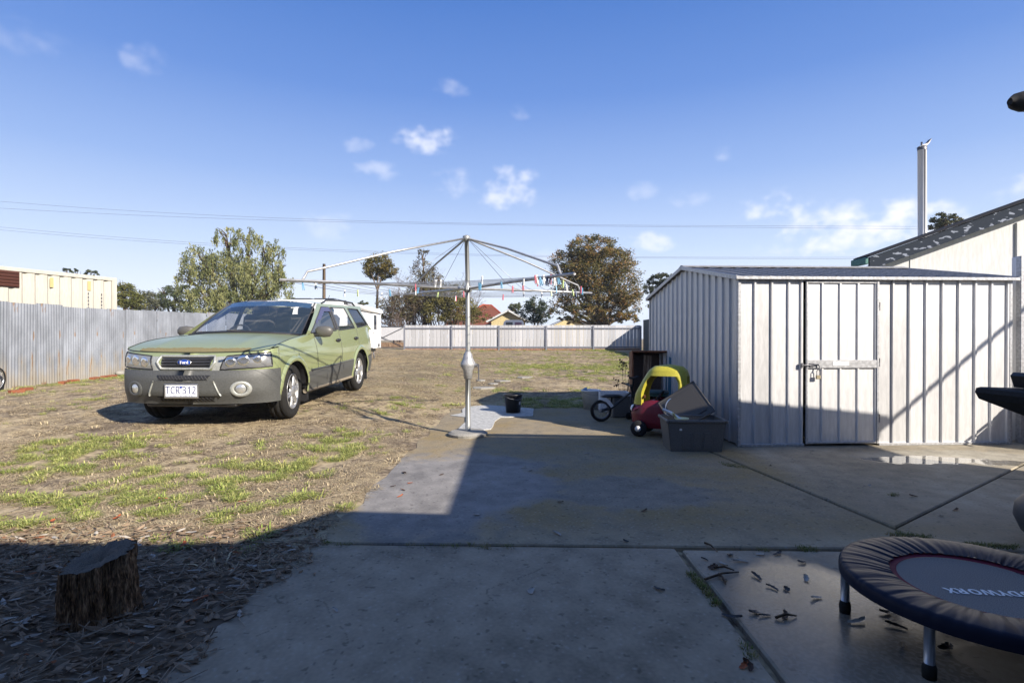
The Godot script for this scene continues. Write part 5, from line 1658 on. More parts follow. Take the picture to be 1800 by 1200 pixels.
	part(t, "windscreen_seal", shape(true).tube([Vector3(-0.79, 1.085, 0.86), Vector3(-0.74, 1.33, 0.46), Vector3(-0.675, 1.558, 0.03)], 0.012, 5).tube([Vector3(0.79, 1.085, 0.86), Vector3(0.74, 1.33, 0.46), Vector3(0.675, 1.558, 0.03)], 0.012, 5), trim)
	for k in 2:
		var a0: Vector3 = cowl.call(0.55 - k * 0.8); var a1: Vector3 = cowl.call(-0.2 - k * 0.62)
		part(t, "wiper", shape(true).tube([a0 + Vector3(0, 0.02, 0.0), a1 + Vector3(0, 0.035, -0.01)], 0.009, 6), dark)
	part(t, "rear_glass", shape(true).grid(func(u, v):
		var a: float = u * 2.0 - 1.0
		return Vector3(a * lerp(0.76, 0.64, v), lerp(1.16, 1.55, v), lerp(-2.44, -2.26, v) - 0.06 * (1.0 - a * a)), 10, 6), gm)
	part(t, "tailgate", shape(true).grid(func(u, v):
		var a: float = u * 2.0 - 1.0
		return Vector3(a * 0.80, lerp(0.6, 1.17, v), -2.44 - 0.05 * (1.0 - a * a)), 10, 6), paint)
	# front: lamps, grille, badge, openings, plate
	for sx in [1.0, -1.0]:
		var hs := shape(true)
		front_patch(hs, Vector2(sx * 0.46, 0.868), Vector2(sx * 0.905, 0.905), Vector2(sx * 0.915, 0.735), Vector2(sx * 0.40, 0.715), 0.010, 14, 6)
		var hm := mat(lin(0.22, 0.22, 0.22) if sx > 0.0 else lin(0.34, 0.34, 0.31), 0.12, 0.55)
		hm.clearcoat_enabled = true; hm.clearcoat = 1.0
		var hl := part(t, "headlamp", hs, hm)
		for q in [[0.52, 0.80, 0.062], [0.655, 0.815, 0.068], [0.79, 0.825, 0.05]]:
			var p := car_front(sx * q[0], q[1], 0.014)
			var bs := Basis(Vector3.UP, sx * q[0] * 0.6) * Basis(Vector3.RIGHT, PI / 2)
			part(hl, "reflector", shape(true).lathe(p, [[0.0, 0.004], [q[2] * 0.45, 0.012], [q[2] * 0.8, 0.010], [q[2], 0.0]], 18, bs), mat(lin(0.75, 0.75, 0.74), 0.12, 0.9))
		var ed := shape(true)
		var ring := []
		var cs := [Vector2(sx * 0.46, 0.868), Vector2(sx * 0.905, 0.905), Vector2(sx * 0.915, 0.735), Vector2(sx * 0.40, 0.715)]
		for e in 4:
			for i in 6:
				var q: Vector2 = cs[e].lerp(cs[(e + 1) % 4], i / 6.0)
				ring.append(car_front(q.x, q.y, 0.006))
		ring.append(ring[0])
		part(hl, "bezel", ed.tube(ring, 0.010, 5, false), dark)
		var fp := car_front(sx * 0.635, 0.485, 0.010)
		var fb := Basis(Vector3.UP, sx * 0.35) * Basis(Vector3.RIGHT, PI / 2)
		var fl := part(t, "fog_lamp", shape(true).lathe(fp, [[0.0, 0.016], [0.045, 0.014], [0.056, 0.004]], 20, fb), mat(lin(0.62, 0.62, 0.60), 0.15, 0.7))
		part(fl, "surround", shape(true).lathe(fp, [[0.057, 0.006], [0.075, 0.014], [0.092, 0.004], [0.098, -0.008]], 22, fb, 1.25, 1.0), silver if sx > 0.0 else grey)
	var gs := shape(true)
	front_patch(gs, Vector2(-0.315, 0.862), Vector2(0.315, 0.862), Vector2(0.285, 0.735), Vector2(-0.285, 0.735), 0.004, 16, 4)
	var gr := part(t, "grille", gs, dark)
	for y in [0.768, 0.80, 0.832]:
		var bar := []
		for i in 9: bar.append(car_front(-0.29 + 0.0725 * i, y, 0.012))
		part(gr, "grille_bar", shape(true).tube(bar, 0.0065, 6), trim)
	var gring := []
	var gc := [Vector2(-0.325, 0.868), Vector2(0.325, 0.868), Vector2(0.345, 0.80), Vector2(0.29, 0.724), Vector2(-0.29, 0.724), Vector2(-0.345, 0.80)]
	for e in 6:
		for i in 6:
			var q: Vector2 = gc[e].lerp(gc[(e + 1) % 6], i / 6.0)
			gring.append(car_front(q.x, q.y, 0.012))
	gring.append(gring[0])
	part(gr, "grille_frame", shape(true).tube(gring, 0.016, 8, false), silver)
	# painted filler between grille and lamps
	for sx in [1.0, -1.0]:
		var fs := shape(true)
		front_patch(fs, Vector2(sx * 0.345, 0.862), Vector2(sx * 0.455, 0.866), Vector2(sx * 0.395, 0.70), Vector2(sx * 0.31, 0.70), 0.006, 4, 4)
		part(t, "nose_panel", fs, silver)
	var bp := car_front(0.0, 0.80, 0.022)
	var bd := part(t, "badge", shape(true).lathe(bp, [[0.0, 0.008], [0.058, 0.006], [0.066, -0.004]], 28, Basis(Vector3.RIGHT, PI / 2), 1.25, 0.52), mat(lin(0.012, 0.05, 0.30), 0.25))
	part(bd, "badge_ring", shape(true).lathe(bp, [[0.066, -0.004], [0.071, 0.006], [0.064, 0.010]], 28, Basis(Vector3.RIGHT, PI / 2), 1.25, 0.56), M.chrome)
	var font := SystemFont.new(); font.font_names = PackedStringArray(["Droid Serif"]); font.font_italic = true; font.font_weight = 700
	var tx := TextMesh.new(); tx.text = "Ford"; tx.font = font; tx.font_size = 32; tx.pixel_size = 0.00135; tx.depth = 0.002
	var txo := part(bd, "badge_script", tx, M.white_gloss)
	txo.position = bp + Vector3(0, 0.0, 0.0095)
	for q in [[0.30, 0.655, 0.598, 0.27, "upper_intake"], [0.33, 0.395, 0.335, 0.31, "lower_intake"]]:
		var s := shape(true)
		front_patch(s, Vector2(-q[0] - 0.02, q[1]), Vector2(q[0] + 0.02, q[1]), Vector2(q[3], q[2]), Vector2(-q[3], q[2]), 0.019, 14, 3)
		var it := part(t, q[4], s, dark)
		var mesh := shape()
		for i in 15:
			var x: float = lerp(-q[3], q[3], i / 14.0)
			for sgn in [-1, 1]:
				mesh.tube([car_front(x - sgn * 0.018, q[1] - 0.004, 0.023), car_front(x + sgn * 0.018, q[2] + 0.004, 0.023)], 0.0035, 4, false)
		part(it, "mesh_bars", mesh, trim)
	var bs_ := shape(true)
	front_patch(bs_, Vector2(-0.36, 0.585), Vector2(0.36, 0.585), Vector2(0.42, 0.41), Vector2(-0.42, 0.41), 0.026, 14, 5)
	part(t, "bumper_centre", bs_, grey)
	for sx in [1.0, -1.0]:
		var rid := []
		for i in 6:
			var q := Vector2(sx * 0.355, 0.585).lerp(Vector2(sx * 0.425, 0.41), i / 5.0)
			rid.append(car_front(q.x, q.y, 0.027))
		part(t, "bumper_edge", shape(true).tube(rid, 0.011, 6), silver)
	# number plate
	var pp := car_front(0.0, 0.475, 0.036)
	var pl := part(t, "number_plate", shape().box(pp, Vector3(0.372, 0.136, 0.008), 0.003), mat(lin(0.78, 0.80, 0.84), 0.4))
	var blue := mat(lin(0.01, 0.02, 0.12), 0.5)
	part(pl, "plate_frame", shape().box(pp + Vector3(0, -0.075, 0.001), Vector3(0.40, 0.022, 0.012), 0.003).box(pp + Vector3(0, 0.074, 0.001), Vector3(0.40, 0.014, 0.012), 0.003).box(pp + Vector3(-0.194, 0, 0.001), Vector3(0.014, 0.135, 0.012), 0.003).box(pp + Vector3(0.194, 0, 0.001), Vector3(0.014, 0.135, 0.012), 0.003), M.chrome)
	var sans := SystemFont.new(); sans.font_names = PackedStringArray(["Droid Sans Mono"]); sans.font_weight = 500
	for q in [["TCR", -0.098], ["312", 0.098]]:
		var tm := TextMesh.new(); tm.text = q[0]; tm.font = sans; tm.font_size = 32; tm.pixel_size = 0.0033; tm.depth = 0.002
		var o := part(pl, "plate_lettering", tm, blue)
		o.position = pp + Vector3(q[1], 0.006, 0.005)
		o.scale = Vector3(0.92, 1.08, 1.0)
	part(pl, "plate_mark", shape().prism([Vector2(-0.02, 0.055), Vector2(0.02, 0.055), Vector2(0.0, 0.022)], 0.0, 0.003), mat(lin(0.01, 0.04, 0.30), 0.5))
	pl.get_node("plate_mark").position = pp + Vector3(0, 0, 0.0035)
	var tm2 := TextMesh.new(); tm2.text = "VICTORIA - THE PLACE TO BE"; tm2.font = sans; tm2.font_size = 16; tm2.pixel_size = 0.0011; tm2.depth = 0.001
	var o2 := part(pl, "plate_lettering", tm2, blue)
	o2.position = pp + Vector3(0, -0.054, 0.005)
	part(t, "skid_strip", shape().box(Vector3(0, 0.285, 2.06), Vector3(1.1, 0.05, 0.2), 0.02), dark)
	# cabin: dash, wheel, seats
	part(t, "dashboard", shape(true).tube([Vector3(-0.74, 1.02, 0.66), Vector3(0, 1.05, 0.74), Vector3(0.74, 1.02, 0.66)], [0.09, 0.10, 0.09], 10), dark)
	part(t, "steering_wheel", shape(true).grid(func(u, v):
		var a: float = u * TAU; var b: float = v * TAU
		return Vector3(-0.36, 1.05, 0.40) + Basis(Vector3.RIGHT, 1.15) * Vector3(cos(a) * (0.185 + 0.015 * cos(b)), 0.015 * sin(b), sin(a) * (0.185 + 0.015 * cos(b))), 24, 6), dark)
	var seat_m := mat(lin(0.055, 0.052, 0.05), 0.9)
	for z in [-0.25, -1.15]:
		for x in [-0.38, 0.38]:
			var se := part(t, "seat", shape().box(Vector3(x, 1.08, z), Vector3(0.50, 0.62, 0.16), 0.05, Basis(Vector3.RIGHT, -0.22)).box(Vector3(x, 0.86, z + 0.28), Vector3(0.50, 0.18, 0.5), 0.05), seat_m)
			part(se, "headrest", shape().box(Vector3(x, 1.44, z - 0.09), Vector3(0.27, 0.17, 0.10), 0.04, Basis(Vector3.RIGHT, -0.22)), seat_m)
	# wheels
	var rim_m := mat(lin(0.50, 0.50, 0.50), 0.32, 0.6, M.t_grain, 6.0)
	for q in [[1.0, AX, 0.10], [-1.0, AX, 0.10], [1.0, -AX, 0.0], [-1.0, -AX, 0.0]]:
		var sx: float = q[0]
		var w := Node3D.new(); w.name = "wheel"; t.add_child(w, true)
		w.position = Vector3(sx * 0.80, 0.352, q[1])
		w.rotation = Vector3(0, q[2], 0)
		var ax := Basis(Vector3.BACK, -sx * PI / 2)
		part(w, "tyre", shape(true).lathe(Vector3.ZERO, [[0.225, -0.10], [0.30, -0.122], [0.338, -0.112], [0.352, -0.085], [0.356, -0.045], [0.350, -0.040], [0.350, -0.034], [0.357, -0.030], [0.357, 0.030], [0.350, 0.034], [0.350, 0.040], [0.356, 0.045], [0.352, 0.085], [0.338, 0.112], [0.30, 0.122], [0.240, 0.108], [0.225, 0.10]], 44, ax), M.rubber)
		part(w, "rim", shape(true).lathe(Vector3.ZERO, [[0.20, -0.09], [0.215, 0.02], [0.222, 0.085], [0.236, 0.106], [0.226, 0.110], [0.212, 0.094], [0.205, 0.03], [0.19, -0.09]], 40, ax), rim_m)
		part(w, "brake_disc", shape(true).lathe(Vector3.ZERO, [[0.20, 0.0], [0.0, 0.005]], 30, ax), dark)
		var sp := shape(true)
		for k in 6:
			var a := TAU * k / 6.0 + 0.3
			for off in [-0.16, 0.16]:
				var pth := []
				for i in 5:
					var r: float = lerp(0.05, 0.216, i / 4.0)
					var aa: float = a + off * lerp(1.0, 0.85, i / 4.0) * (0.07 / max(r, 0.07)) * 1.9
					pth.append(ax * Vector3(cos(aa) * r, 0.098 - 0.02 * pow(i / 4.0 - 0.5, 2.0), sin(aa) * r))
				sp.tube(pth, [0.018, 0.018, 0.017, 0.017, 0.019], 6)
		part(w, "spokes", sp, rim_m)
		part(w, "hub_cap", shape(true).lathe(Vector3.ZERO, [[0.085, 0.085], [0.075, 0.108], [0.035, 0.118], [0.0, 0.119]], 20, ax), rim_m)
	# side cladding plank along the doors
	for sx in [1.0, -1.0]:
		part(t, "door_moulding", shape(true).tube([Vector3(sx * (CW + 0.005), 0.585, 0.90), Vector3(sx * (CW + 0.006), 0.585, 0.0), Vector3(sx * (CW + 0.005), 0.60, -0.98)], 0.014, 6), grey)
		part(t, "sill", shape(true).tube([Vector3(sx * 0.90, 0.30, 1.0), Vector3(sx * 0.90, 0.30, -1.02)], 0.035, 8), mat(lin(0.20, 0.17, 0.13), 0.8))
	part(t, "aerial", shape(true).tube([Vector3(0.25, 1.60, -1.6), Vector3(0.27, 1.76, -1.72)], 0.004, 5), dark)

# ---------------------------------------------------------------- trees
func leaf_mesh(lobes: Array, count: int, size: float, pal: Array, droop: float, sd: int, clump := 0.16, hollow := 0.45) -> ArrayMesh:
	var r := RandomNumberGenerator.new()
	r.seed = sd
	var vs := PackedVector3Array(); var cs := PackedColorArray(); var ns := PackedVector3Array()
	var wsum := 0.0
	for l in lobes: wsum += l[1].x * l[1].y * l[1].z
	for l in lobes:
		var rad: Vector3 = l[1]
		var n := int(count * rad.x * rad.y * rad.z / wsum)
		var nc: int = max(6, n / 38)
		var clumps := []
		for i in nc:
			var v := Vector3(r.randfn(), r.randfn(), r.randfn()).normalized() * pow(lerp(hollow, 1.0, r.randf()), 0.6) * r.randf_range(0.8, 1.1)
			clumps.append([v, r.randf()])
		for i in n:
			var c = clumps[r.randi() % nc]
			var base: Vector3 = l[0] + c[0] * rad
			var sp: float = clump * min(rad.x, rad.y) * 2.0
			var off := Vector3(r.randfn(), r.randfn() * 0.7, r.randfn()) * sp * 0.5
			if droop > 0.0:
				off = Vector3(off.x * 0.5, -abs(r.randfn()) * sp * droop, off.z * 0.5)
			var p := base + off
			var a := Vector3(r.randfn(), r.randfn() * (0.5 if droop == 0.0 else 0.3) - droop * 1.6, r.randfn()).normalized()
			var b := a.cross(Vector3(r.randfn(), r.randfn(), r.randfn())).normalized()
			var L := size * r.randf_range(0.6, 1.3) * (1.3 if droop > 0.0 else 1.0)
			var W := L * (0.30 if droop > 0.0 else 0.42)
			var q := [p - a * L * 0.5, p + b * W * 0.5, p + a * L * 0.5, p - b * W * 0.5]
			var t: float = clamp(c[1] * 0.75 + r.randf() * 0.35, 0.0, 0.999) * (pal.size() - 1)
			var col: Color = pal[int(t)].lerp(pal[int(t) + 1], t - int(t))
			var nn := a.cross(b)
			for k in [0, 1, 2, 0, 2, 3]:
				vs.append(q[k]); cs.append(col); ns.append(nn)
	var arr := []
	arr.resize(Mesh.ARRAY_MAX)
	arr[Mesh.ARRAY_VERTEX] = vs
	arr[Mesh.ARRAY_NORMAL] = ns
	arr[Mesh.ARRAY_COLOR] = cs
	var m := ArrayMesh.new()
	m.add_surface_from_arrays(Mesh.PRIMITIVE_TRIANGLES, arr)
	return m

# lobes given as [px, py, half width px, half height px] at depth d
func tree(called: String, label: String, d: float, trunk_px: float, lobes_px: Array, count: int, size: float, pal: Array, opt := {}) -> Node3D:
	var x0 := (trunk_px - 900.0) / FOC * d
	var foot := V(x0, gh(clamp(x0, -12.0, 8.0), min(d, 33.0)) - 0.1, d)
	var t := thing(called, label, opt.get("cat", "tree"), foot, 0.0, opt.get("group", ""))
	var r := RandomNumberGenerator.new()
	r.seed = int(d * 100 + trunk_px)
	var lobes := []
	for l in lobes_px:
		var c := Q(l[0], l[1], d + r.randf_range(-0.6, 0.6)) - foot
		var k := d / FOC
		lobes.append([c, Vector3(l[2] * k, l[3] * k, l[2] * k * 0.9)])
	var bark: Material = opt.get("bark", M.bark)
	var tr: float = opt.get("trunk", 0.22)
	var fork: float = opt.get("fork", 0.35)
	var lowest := 1e9
	var mean := Vector3.ZERO
	for l in lobes:
		lowest = min(lowest, l[0].y - l[1].y)
		mean += l[0] / lobes.size()
	var f := Vector3(mean.x * 0.35, max(0.6, mean.y * fork), 0.0)
	var s := shape(true)
	s.tube([Vector3(0, 0, 0), Vector3(f.x * 0.3, f.y * 0.5, 0.05), f], [tr * 1.25, tr, tr * 0.82], 10)
	var tk := part(t, "trunk", s, bark)
	for l in lobes:
		var mid: Vector3 = f.lerp(l[0], 0.5) + Vector3(r.randf_range(-0.2, 0.2), 0.2, r.randf_range(-0.2, 0.2))
		var lm := shape(true)
		lm.tube([f, mid, l[0]], [tr * 0.6, tr * 0.4, tr * 0.15], 7)
		for i in 7:
			var v := Vector3(r.randfn(), abs(r.randfn()) * 0.6, r.randfn()).normalized()
			var tip: Vector3 = l[0] + v * l[1] * 0.85
			var st: Vector3 = mid.lerp(l[0], r.randf_range(0.2, 1.0))
			lm.tube([st, st.lerp(tip, 0.5) + Vector3(0, 0.1, 0), tip], [tr * 0.2, tr * 0.12, tr * 0.04], 5)
		part(t, "limb", lm, bark)
	var leafm := mat(Color.WHITE, 0.6)
	leafm.vertex_color_use_as_albedo = true
	leafm.backlight_enabled = true
	leafm.backlight = Color(0.35, 0.38, 0.15)
	part(t, "crown", leaf_mesh(lobes, count, size, pal, opt.get("droop", 0.0), int(trunk_px * 3), opt.get("clump", 0.16), opt.get("hollow", 0.45)), leafm)
	return t

func twig_tree(called: String, label: String, px: float, py_top: float, half_px: float, d: float, sd: int, m: Material, n0 := 9):
	var foot := V((px - 900.0) / FOC * d, gh(0, min(d, 33.0)) - 0.1, d)
	var t := thing(called, label, "tree", foot)
	var r := RandomNumberGenerator.new()
	r.seed = sd
	var H: float = (595.0 - py_top) / FOC * d + EYE - foot.y
	var R: float = half_px / FOC * d
	var s := shape()
	var stack := []
	for i in n0:
		var a := TAU * i / n0 + r.randf() * 0.6
		stack.append([Vector3(cos(a) * 0.1, 0, sin(a) * 0.1), Vector3(cos(a) * R / H * r.randf_range(0.3, 1.15), 1.0, sin(a) * R / H * r.randf_range(0.3, 1.15)).normalized(), H * r.randf_range(0.36, 0.5), 0.06, 0])
	while stack.size() > 0:
		var b = stack.pop_back()
		var end: Vector3 = b[0] + b[1] * b[2]
		var mid: Vector3 = b[0].lerp(end, 0.5) + Vector3(r.randfn(), r.randfn(), r.randfn()) * b[2] * 0.05
		s.tube([b[0], mid, end], [b[3], b[3] * 0.8, b[3] * 0.6], 4 if b[4] > 1 else 6, false)
		if b[4] < (5 if n0 > 8 else 4):
			for k in 3:
				var st: Vector3 = b[0].lerp(end, r.randf_range(0.35, 1.0))
				var dir: Vector3 = (b[1] + Vector3(r.randfn(), r.randfn() * 0.6 + 0.15, r.randfn()) * 0.5).normalized()
				stack.append([st, dir, b[2] * r.randf_range(0.42, 0.72), b[3] * 0.5, b[4] + 1])
	part(t, "branches", s, m)
	return t

func make_trees():
	var olive := [Color(0.05, 0.062, 0.026), Color(0.105, 0.12, 0.048), Color(0.185, 0.19, 0.075), Color(0.235, 0.23, 0.105)]
	tree("pepper_tree", "tall yellow-green weeping tree behind the parked car", 34.0, 425, [[398, 412, 26, 18], [440, 422, 30, 22], [480, 438, 22, 22], [352, 455, 38, 28], [332, 492, 26, 26], [400, 470, 46, 34], [455, 480, 44, 34], [497, 500, 22, 30], [420, 525, 60, 30], [360, 525, 34, 26], [490, 470, 16, 16]], 30000, 0.135, olive, {"droop": 1.2, "trunk": 0.22, "clump": 0.17, "hollow": 0.6})
	var dg := [Color(0.03, 0.042, 0.018), Color(0.055, 0.068, 0.028), Color(0.105, 0.11, 0.045)]
	var dg2 := [Color(0.045, 0.055, 0.015), Color(0.10, 0.105, 0.025), Color(0.15, 0.14, 0.05)]
	tree("bushy_tree", "yellow-green rounded tree right beside the shipping container", 40.0, 222, [[216, 520, 24, 24], [232, 530, 22, 20], [210, 500, 10, 12]], 5000, 0.17, dg2, {"trunk": 0.2})
	tree("grey_gum", "grey-green bushy tree beyond the iron fence", 46.0, 262, [[258, 530, 26, 18], [275, 538, 18, 14]], 4200, 0.18, [Color(0.05, 0.055, 0.035), Color(0.09, 0.092, 0.055), Color(0.13, 0.13, 0.08)], {"trunk": 0.2})
	tree("open_gum", "sparse gum tree with dark clumps left of the weeping tree", 42.0, 303, [[288, 512, 14, 12], [312, 510, 18, 14], [303, 528, 22, 16], [325, 535, 20, 18]], 3600, 0.17, dg, {"trunk": 0.18, "clump": 0.2})
	tree("slender_gum", "slender gum tree with a small round crown on a bare trunk", 40.0, 662, [[664, 463, 24, 16], [649, 471, 14, 12], [684, 474, 15, 12], [668, 482, 26, 10]], 6500, 0.15, [Color(0.04, 0.045, 0.015), Color(0.105, 0.085, 0.02), Color(0.19, 0.14, 0.04)], {"trunk": 0.10, "fork": 0.72, "bark": M.bark_grey, "clump": 0.2})
	var brown := [Color(0.05, 0.038, 0.024), Color(0.09, 0.068, 0.038), Color(0.11, 0.105, 0.04)]
	tree("dark_conifer", "tall narrow brown-green conifer among bare shrubs", 39.0, 747, [[742, 446, 11, 14], [744, 472, 20, 18], [750, 498, 30, 22], [748, 522, 36, 22]], 7000, 0.14, brown, {"trunk": 0.16, "clump": 0.2, "fork": 0.5})
	tree("brown_shrub", "broad brown-green shrub over the board fence's left end", 37.5, 712, [[705, 540, 40, 26], [738, 528, 34, 30], [688, 556, 28, 18]], 10000, 0.14, brown, {"trunk": 0.10, "fork": 0.3, "cat": "shrub"})
	tree("olive_shrub", "olive green shrub behind the hoist pole", 36.5, 795, [[790, 520, 30, 26], [806, 543, 38, 26], [768, 545, 30, 22], [840, 556, 24, 14]], 9000, 0.14, [Color(0.055, 0.055, 0.02), Color(0.11, 0.095, 0.03), Color(0.16, 0.15, 0.045)], {"trunk": 0.10, "fork": 0.3, "cat": "shrub"})
	var tw := mat(lin(0.13, 0.10, 0.085), 0.9)
	twig_tree("bare_tree", "leafless grey-brown tree left of the hoist pole", 735, 448, 60, 38.2, 8, tw, 9)
	twig_tree("bare_tree", "leafless tree right of the hoist pole above the red roof", 812, 452, 58, 40.0, 15, tw, 8)
	twig_tree("bare_tree", "broad leafless tree among the brown shrubs over the fence", 770, 462, 82, 38.8, 44, tw, 12)
	twig_tree("bare_tree", "low leafless thicket tree beside the white caravan", 698, 505, 40, 36.5, 23, tw, 8)
	var rust := [Color(0.035, 0.040, 0.016), Color(0.075, 0.070, 0.024), Color(0.155, 0.125, 0.045), Color(0.27, 0.145, 0.058)]
	tree("round_tree", "big rounded tree with olive and russet leaves beyond the fence", 37.0, 1062, [[1040, 436, 46, 22], [1002, 465, 38, 28], [1078, 462, 40, 28], [1040, 480, 50, 34], [1098, 505, 32, 34], [1060, 525, 46, 30], [1000, 505, 32, 30], [1108, 535, 24, 20], [985, 540, 24, 18], [1030, 550, 34, 16], [1075, 555, 34, 14], [1105, 560, 22, 10], [1000, 562, 24, 8]], 64000, 0.135, rust, {"trunk": 0.24, "clump": 0.15, "hollow": 0.5, "bark": M.bark_grey})
	tree("dark_tree", "dark green dense tree left of the russet tree", 43.0, 942, [[940, 535, 20, 16], [935, 552, 24, 18], [955, 555, 20, 16]], 4500, 0.17, [Color(0.018, 0.03, 0.016), Color(0.035, 0.05, 0.028), Color(0.06, 0.075, 0.04)], {"trunk": 0.16})
	tree("small_tree", "small grey-green tree peeking over the red roof", 56.0, 905, [[905, 541, 12, 10]], 1200, 0.2, dg, {"trunk": 0.1})
	tree("corner_gum", "dark gum tree rising behind the shed's rear corner", 33.0, 1150, [[1165, 492, 26, 12], [1146, 505, 16, 13], [1180, 500, 22, 16], [1148, 530, 12, 14]], 5200, 0.14, [Color(0.022, 0.032, 0.022), Color(0.05, 0.062, 0.04), Color(0.11, 0.11, 0.065)], {"trunk": 0.13, "fork": 0.6, "bark": M.bark_grey})
	tree("roof_tree", "tree top showing above the dark roof edge beside the flue", 34.0, 1660, [[1662, 386, 26, 11], [1648, 396, 18, 12], [1688, 392, 12, 10]], 3200, 0.14, [Color(0.04, 0.05, 0.025), Color(0.085, 0.09, 0.045), Color(0.16, 0.145, 0.07)], {"trunk": 0.2, "fork": 0.7})
	tree("distant_tree", "distant dark tree tops above the shipping container", 62.0, 158, [[160, 480, 12, 6], [132, 476, 10, 4], [115, 474, 8, 3]], 900, 0.28, dg, {"trunk": 0.2})
	tree("low_tree", "dark round tree top behind the caravan roof", 60.0, 636, [[636, 533, 10, 5]], 700, 0.22, dg, {"trunk": 0.12})

# ---------------------------------------------------------------- things beyond the yard
func make_far():
	# shipping container
	var A := V(-11.7, 0.12, 16.0)
	var ang := atan2(2.7, -0.9)
	var ct := thing("shipping_container", "cream corrugated shipping container behind the iron fence", "container", A, 0.0)
	ct.rotation.y = atan2(-(-0.316), 0.949) + PI   # local +z runs towards the camera along its side
	ct.rotation.y = atan2(-0.316, 0.949)
	var L := 6.06; var H := 2.82
	var np := 20
	var pw := (L - 0.3) / np
	var pm := shape()
	var prof := [[0.0, 0.0], [0.28, 0.0], [0.42, -0.036], [0.62, -0.036], [0.78, 0.0], [1.0, 0.0]]
	for k in 5:
		var p = prof[k]; var q = prof[k + 1]
		pm.quad(Vector3(p[1], 0.18, p[0] * pw), Vector3(q[1], 0.18, q[0] * pw), Vector3(q[1], H - 0.10, q[0] * pw), Vector3(p[1], H - 0.10, p[0] * pw))
	var pmesh := pm.mesh()
	for k in np:
		var o := part(ct, "side_panel", pmesh, M.cream); o.position = Vector3(-0.02, 0, 0.15 + k * pw)
	part(ct, "top_rail", shape().box(Vector3(-0.03, H - 0.05, L * 0.5), Vector3(0.07, 0.10, L), 0.01), M.cream)
	part(ct, "bottom_rail", shape().box(Vector3(-0.03, 0.1, L * 0.5), Vector3(0.07, 0.16, L), 0.01), M.cream)
	for z in [0.07, L - 0.07]:
		part(ct, "corner_post", shape().box(Vector3(-0.05, H * 0.5, z), Vector3(0.12, H, 0.14), 0.01), M.cream)
	part(ct, "roof_panel", shape().box(Vector3(-1.22, H - 0.06, L * 0.5), Vector3(2.3, 0.06, L - 0.1), 0.01), M.cream)
	part(ct, "end_wall", shape().box(Vector3(-1.22, H * 0.5, 0.05), Vector3(2.2, H - 0.1, 0.05), 0.01), M.cream)
	part(ct, "end_wall", shape().box(Vector3(-1.22, H * 0.5, L - 0.05), Vector3(2.2, H - 0.1, 0.05), 0.01), M.cream)
	part(ct, "side_wall", shape().box(Vector3(-2.40, H * 0.5, L * 0.5), Vector3(0.05, H - 0.1, L - 0.1), 0.01), M.cream)
	var maroon := mat(lin(0.075, 0.030, 0.022), 0.7)
	var lv := part(ct, "louvre_frame", shape().box(Vector3(0.0, H - 0.30, 3.05), Vector3(0.03, 0.40, 1.2), 0.004), maroon)
	for i in 5:
		part(lv, "slat", shape().box(Vector3(0.02, H - 0.46 + i * 0.08, 3.05), Vector3(0.05, 0.05, 1.16), 0.004, Basis(Vector3.BACK, -0.5)), maroon)
	var yl := mat(lin(0.42, 0.34, 0.16), 0.7)
	for z in [1.72, 0.78]:
		part(ct, "paint_patch", shape().box(Vector3(0.003, H - 0.30, z), Vector3(0.004, 0.26, 0.085), 0.001), yl)
	var inkm := mat(lin(0.10, 0.10, 0.11), 0.7)
	for q in [[0.80, 8], [0.44, 7]]:
		for i in q[1]:
			part(ct, "marking", shape().box(Vector3(0.003, H - 0.52 - i * 0.10, q[0]), Vector3(0.003, 0.06, 0.03), 0.001), inkm)
	# caravan
	var cg := gh(-6.0, 18.5)
	var cv := thing("caravan", "white pop-top caravan parked behind the green car", "caravan", V(-6.28, cg + 0.0, 16.5))
	cv.scale.y = 1.06
	var CL := 4.7
	var w: Material = M.white_gloss
	part(cv, "body", shape().prism([Vector2(-1.10, 0.42), Vector2(1.10, 0.42), Vector2(1.12, 1.60), Vector2(1.06, 1.70), Vector2(-1.06, 1.70), Vector2(-1.12, 1.60)], -CL, 0.0), w)
	for i in 10:
		part(cv, "cladding_strip", shape().box(Vector3(1.122, 0.50 + i * 0.115, -CL * 0.5), Vector3(0.018, 0.106, CL - 0.1), 0.004), w)
	part(cv, "roof", shape().box(Vector3(0, 1.77, -CL * 0.5), Vector3(2.26, 0.13, CL + 0.06), 0.04), w)
	part(cv, "roof_dome", shape().box(Vector3(-0.05, 1.86, -CL * 0.5), Vector3(1.9, 0.07, CL - 0.5), 0.03), w)
	for q in [[-0.35, -0.6], [0.38, -0.6]]:
		part(cv, "solar_panel", shape().box(Vector3(q[0], 1.925, q[1] - 0.3), Vector3(0.62, 0.05, 0.9), 0.008), M.glass_dark)
	part(cv, "awning_roll", shape(true).tube([Vector3(1.16, 1.74, -0.1), Vector3(1.16, 1.74, -CL + 0.1)], 0.075, 12), w)
	part(cv, "awning_bracket", shape().box(Vector3(1.14, 1.76, -0.06), Vector3(0.12, 0.20, 0.06), 0.01), M.steel_dark)
	var wn := part(cv, "window", shape().box(Vector3(1.136, 1.25, -0.75), Vector3(0.012, 0.42, 0.7), 0.003), M.glass_dark)
	part(wn, "window_frame", shape().box(Vector3(1.138, 1.48, -0.75), Vector3(0.02, 0.03, 0.78), 0.003).box(Vector3(1.138, 1.02, -0.75), Vector3(0.02, 0.03, 0.78), 0.003), w)
	var dr := part(cv, "door", shape().box(Vector3(1.138, 1.02, -CL + 0.95), Vector3(0.02, 1.22, 0.62), 0.006), M.white)
	part(dr, "door_window", shape().box(Vector3(1.152, 1.33, -CL + 0.95), Vector3(0.008, 0.50, 0.36), 0.003), M.glass_dark)
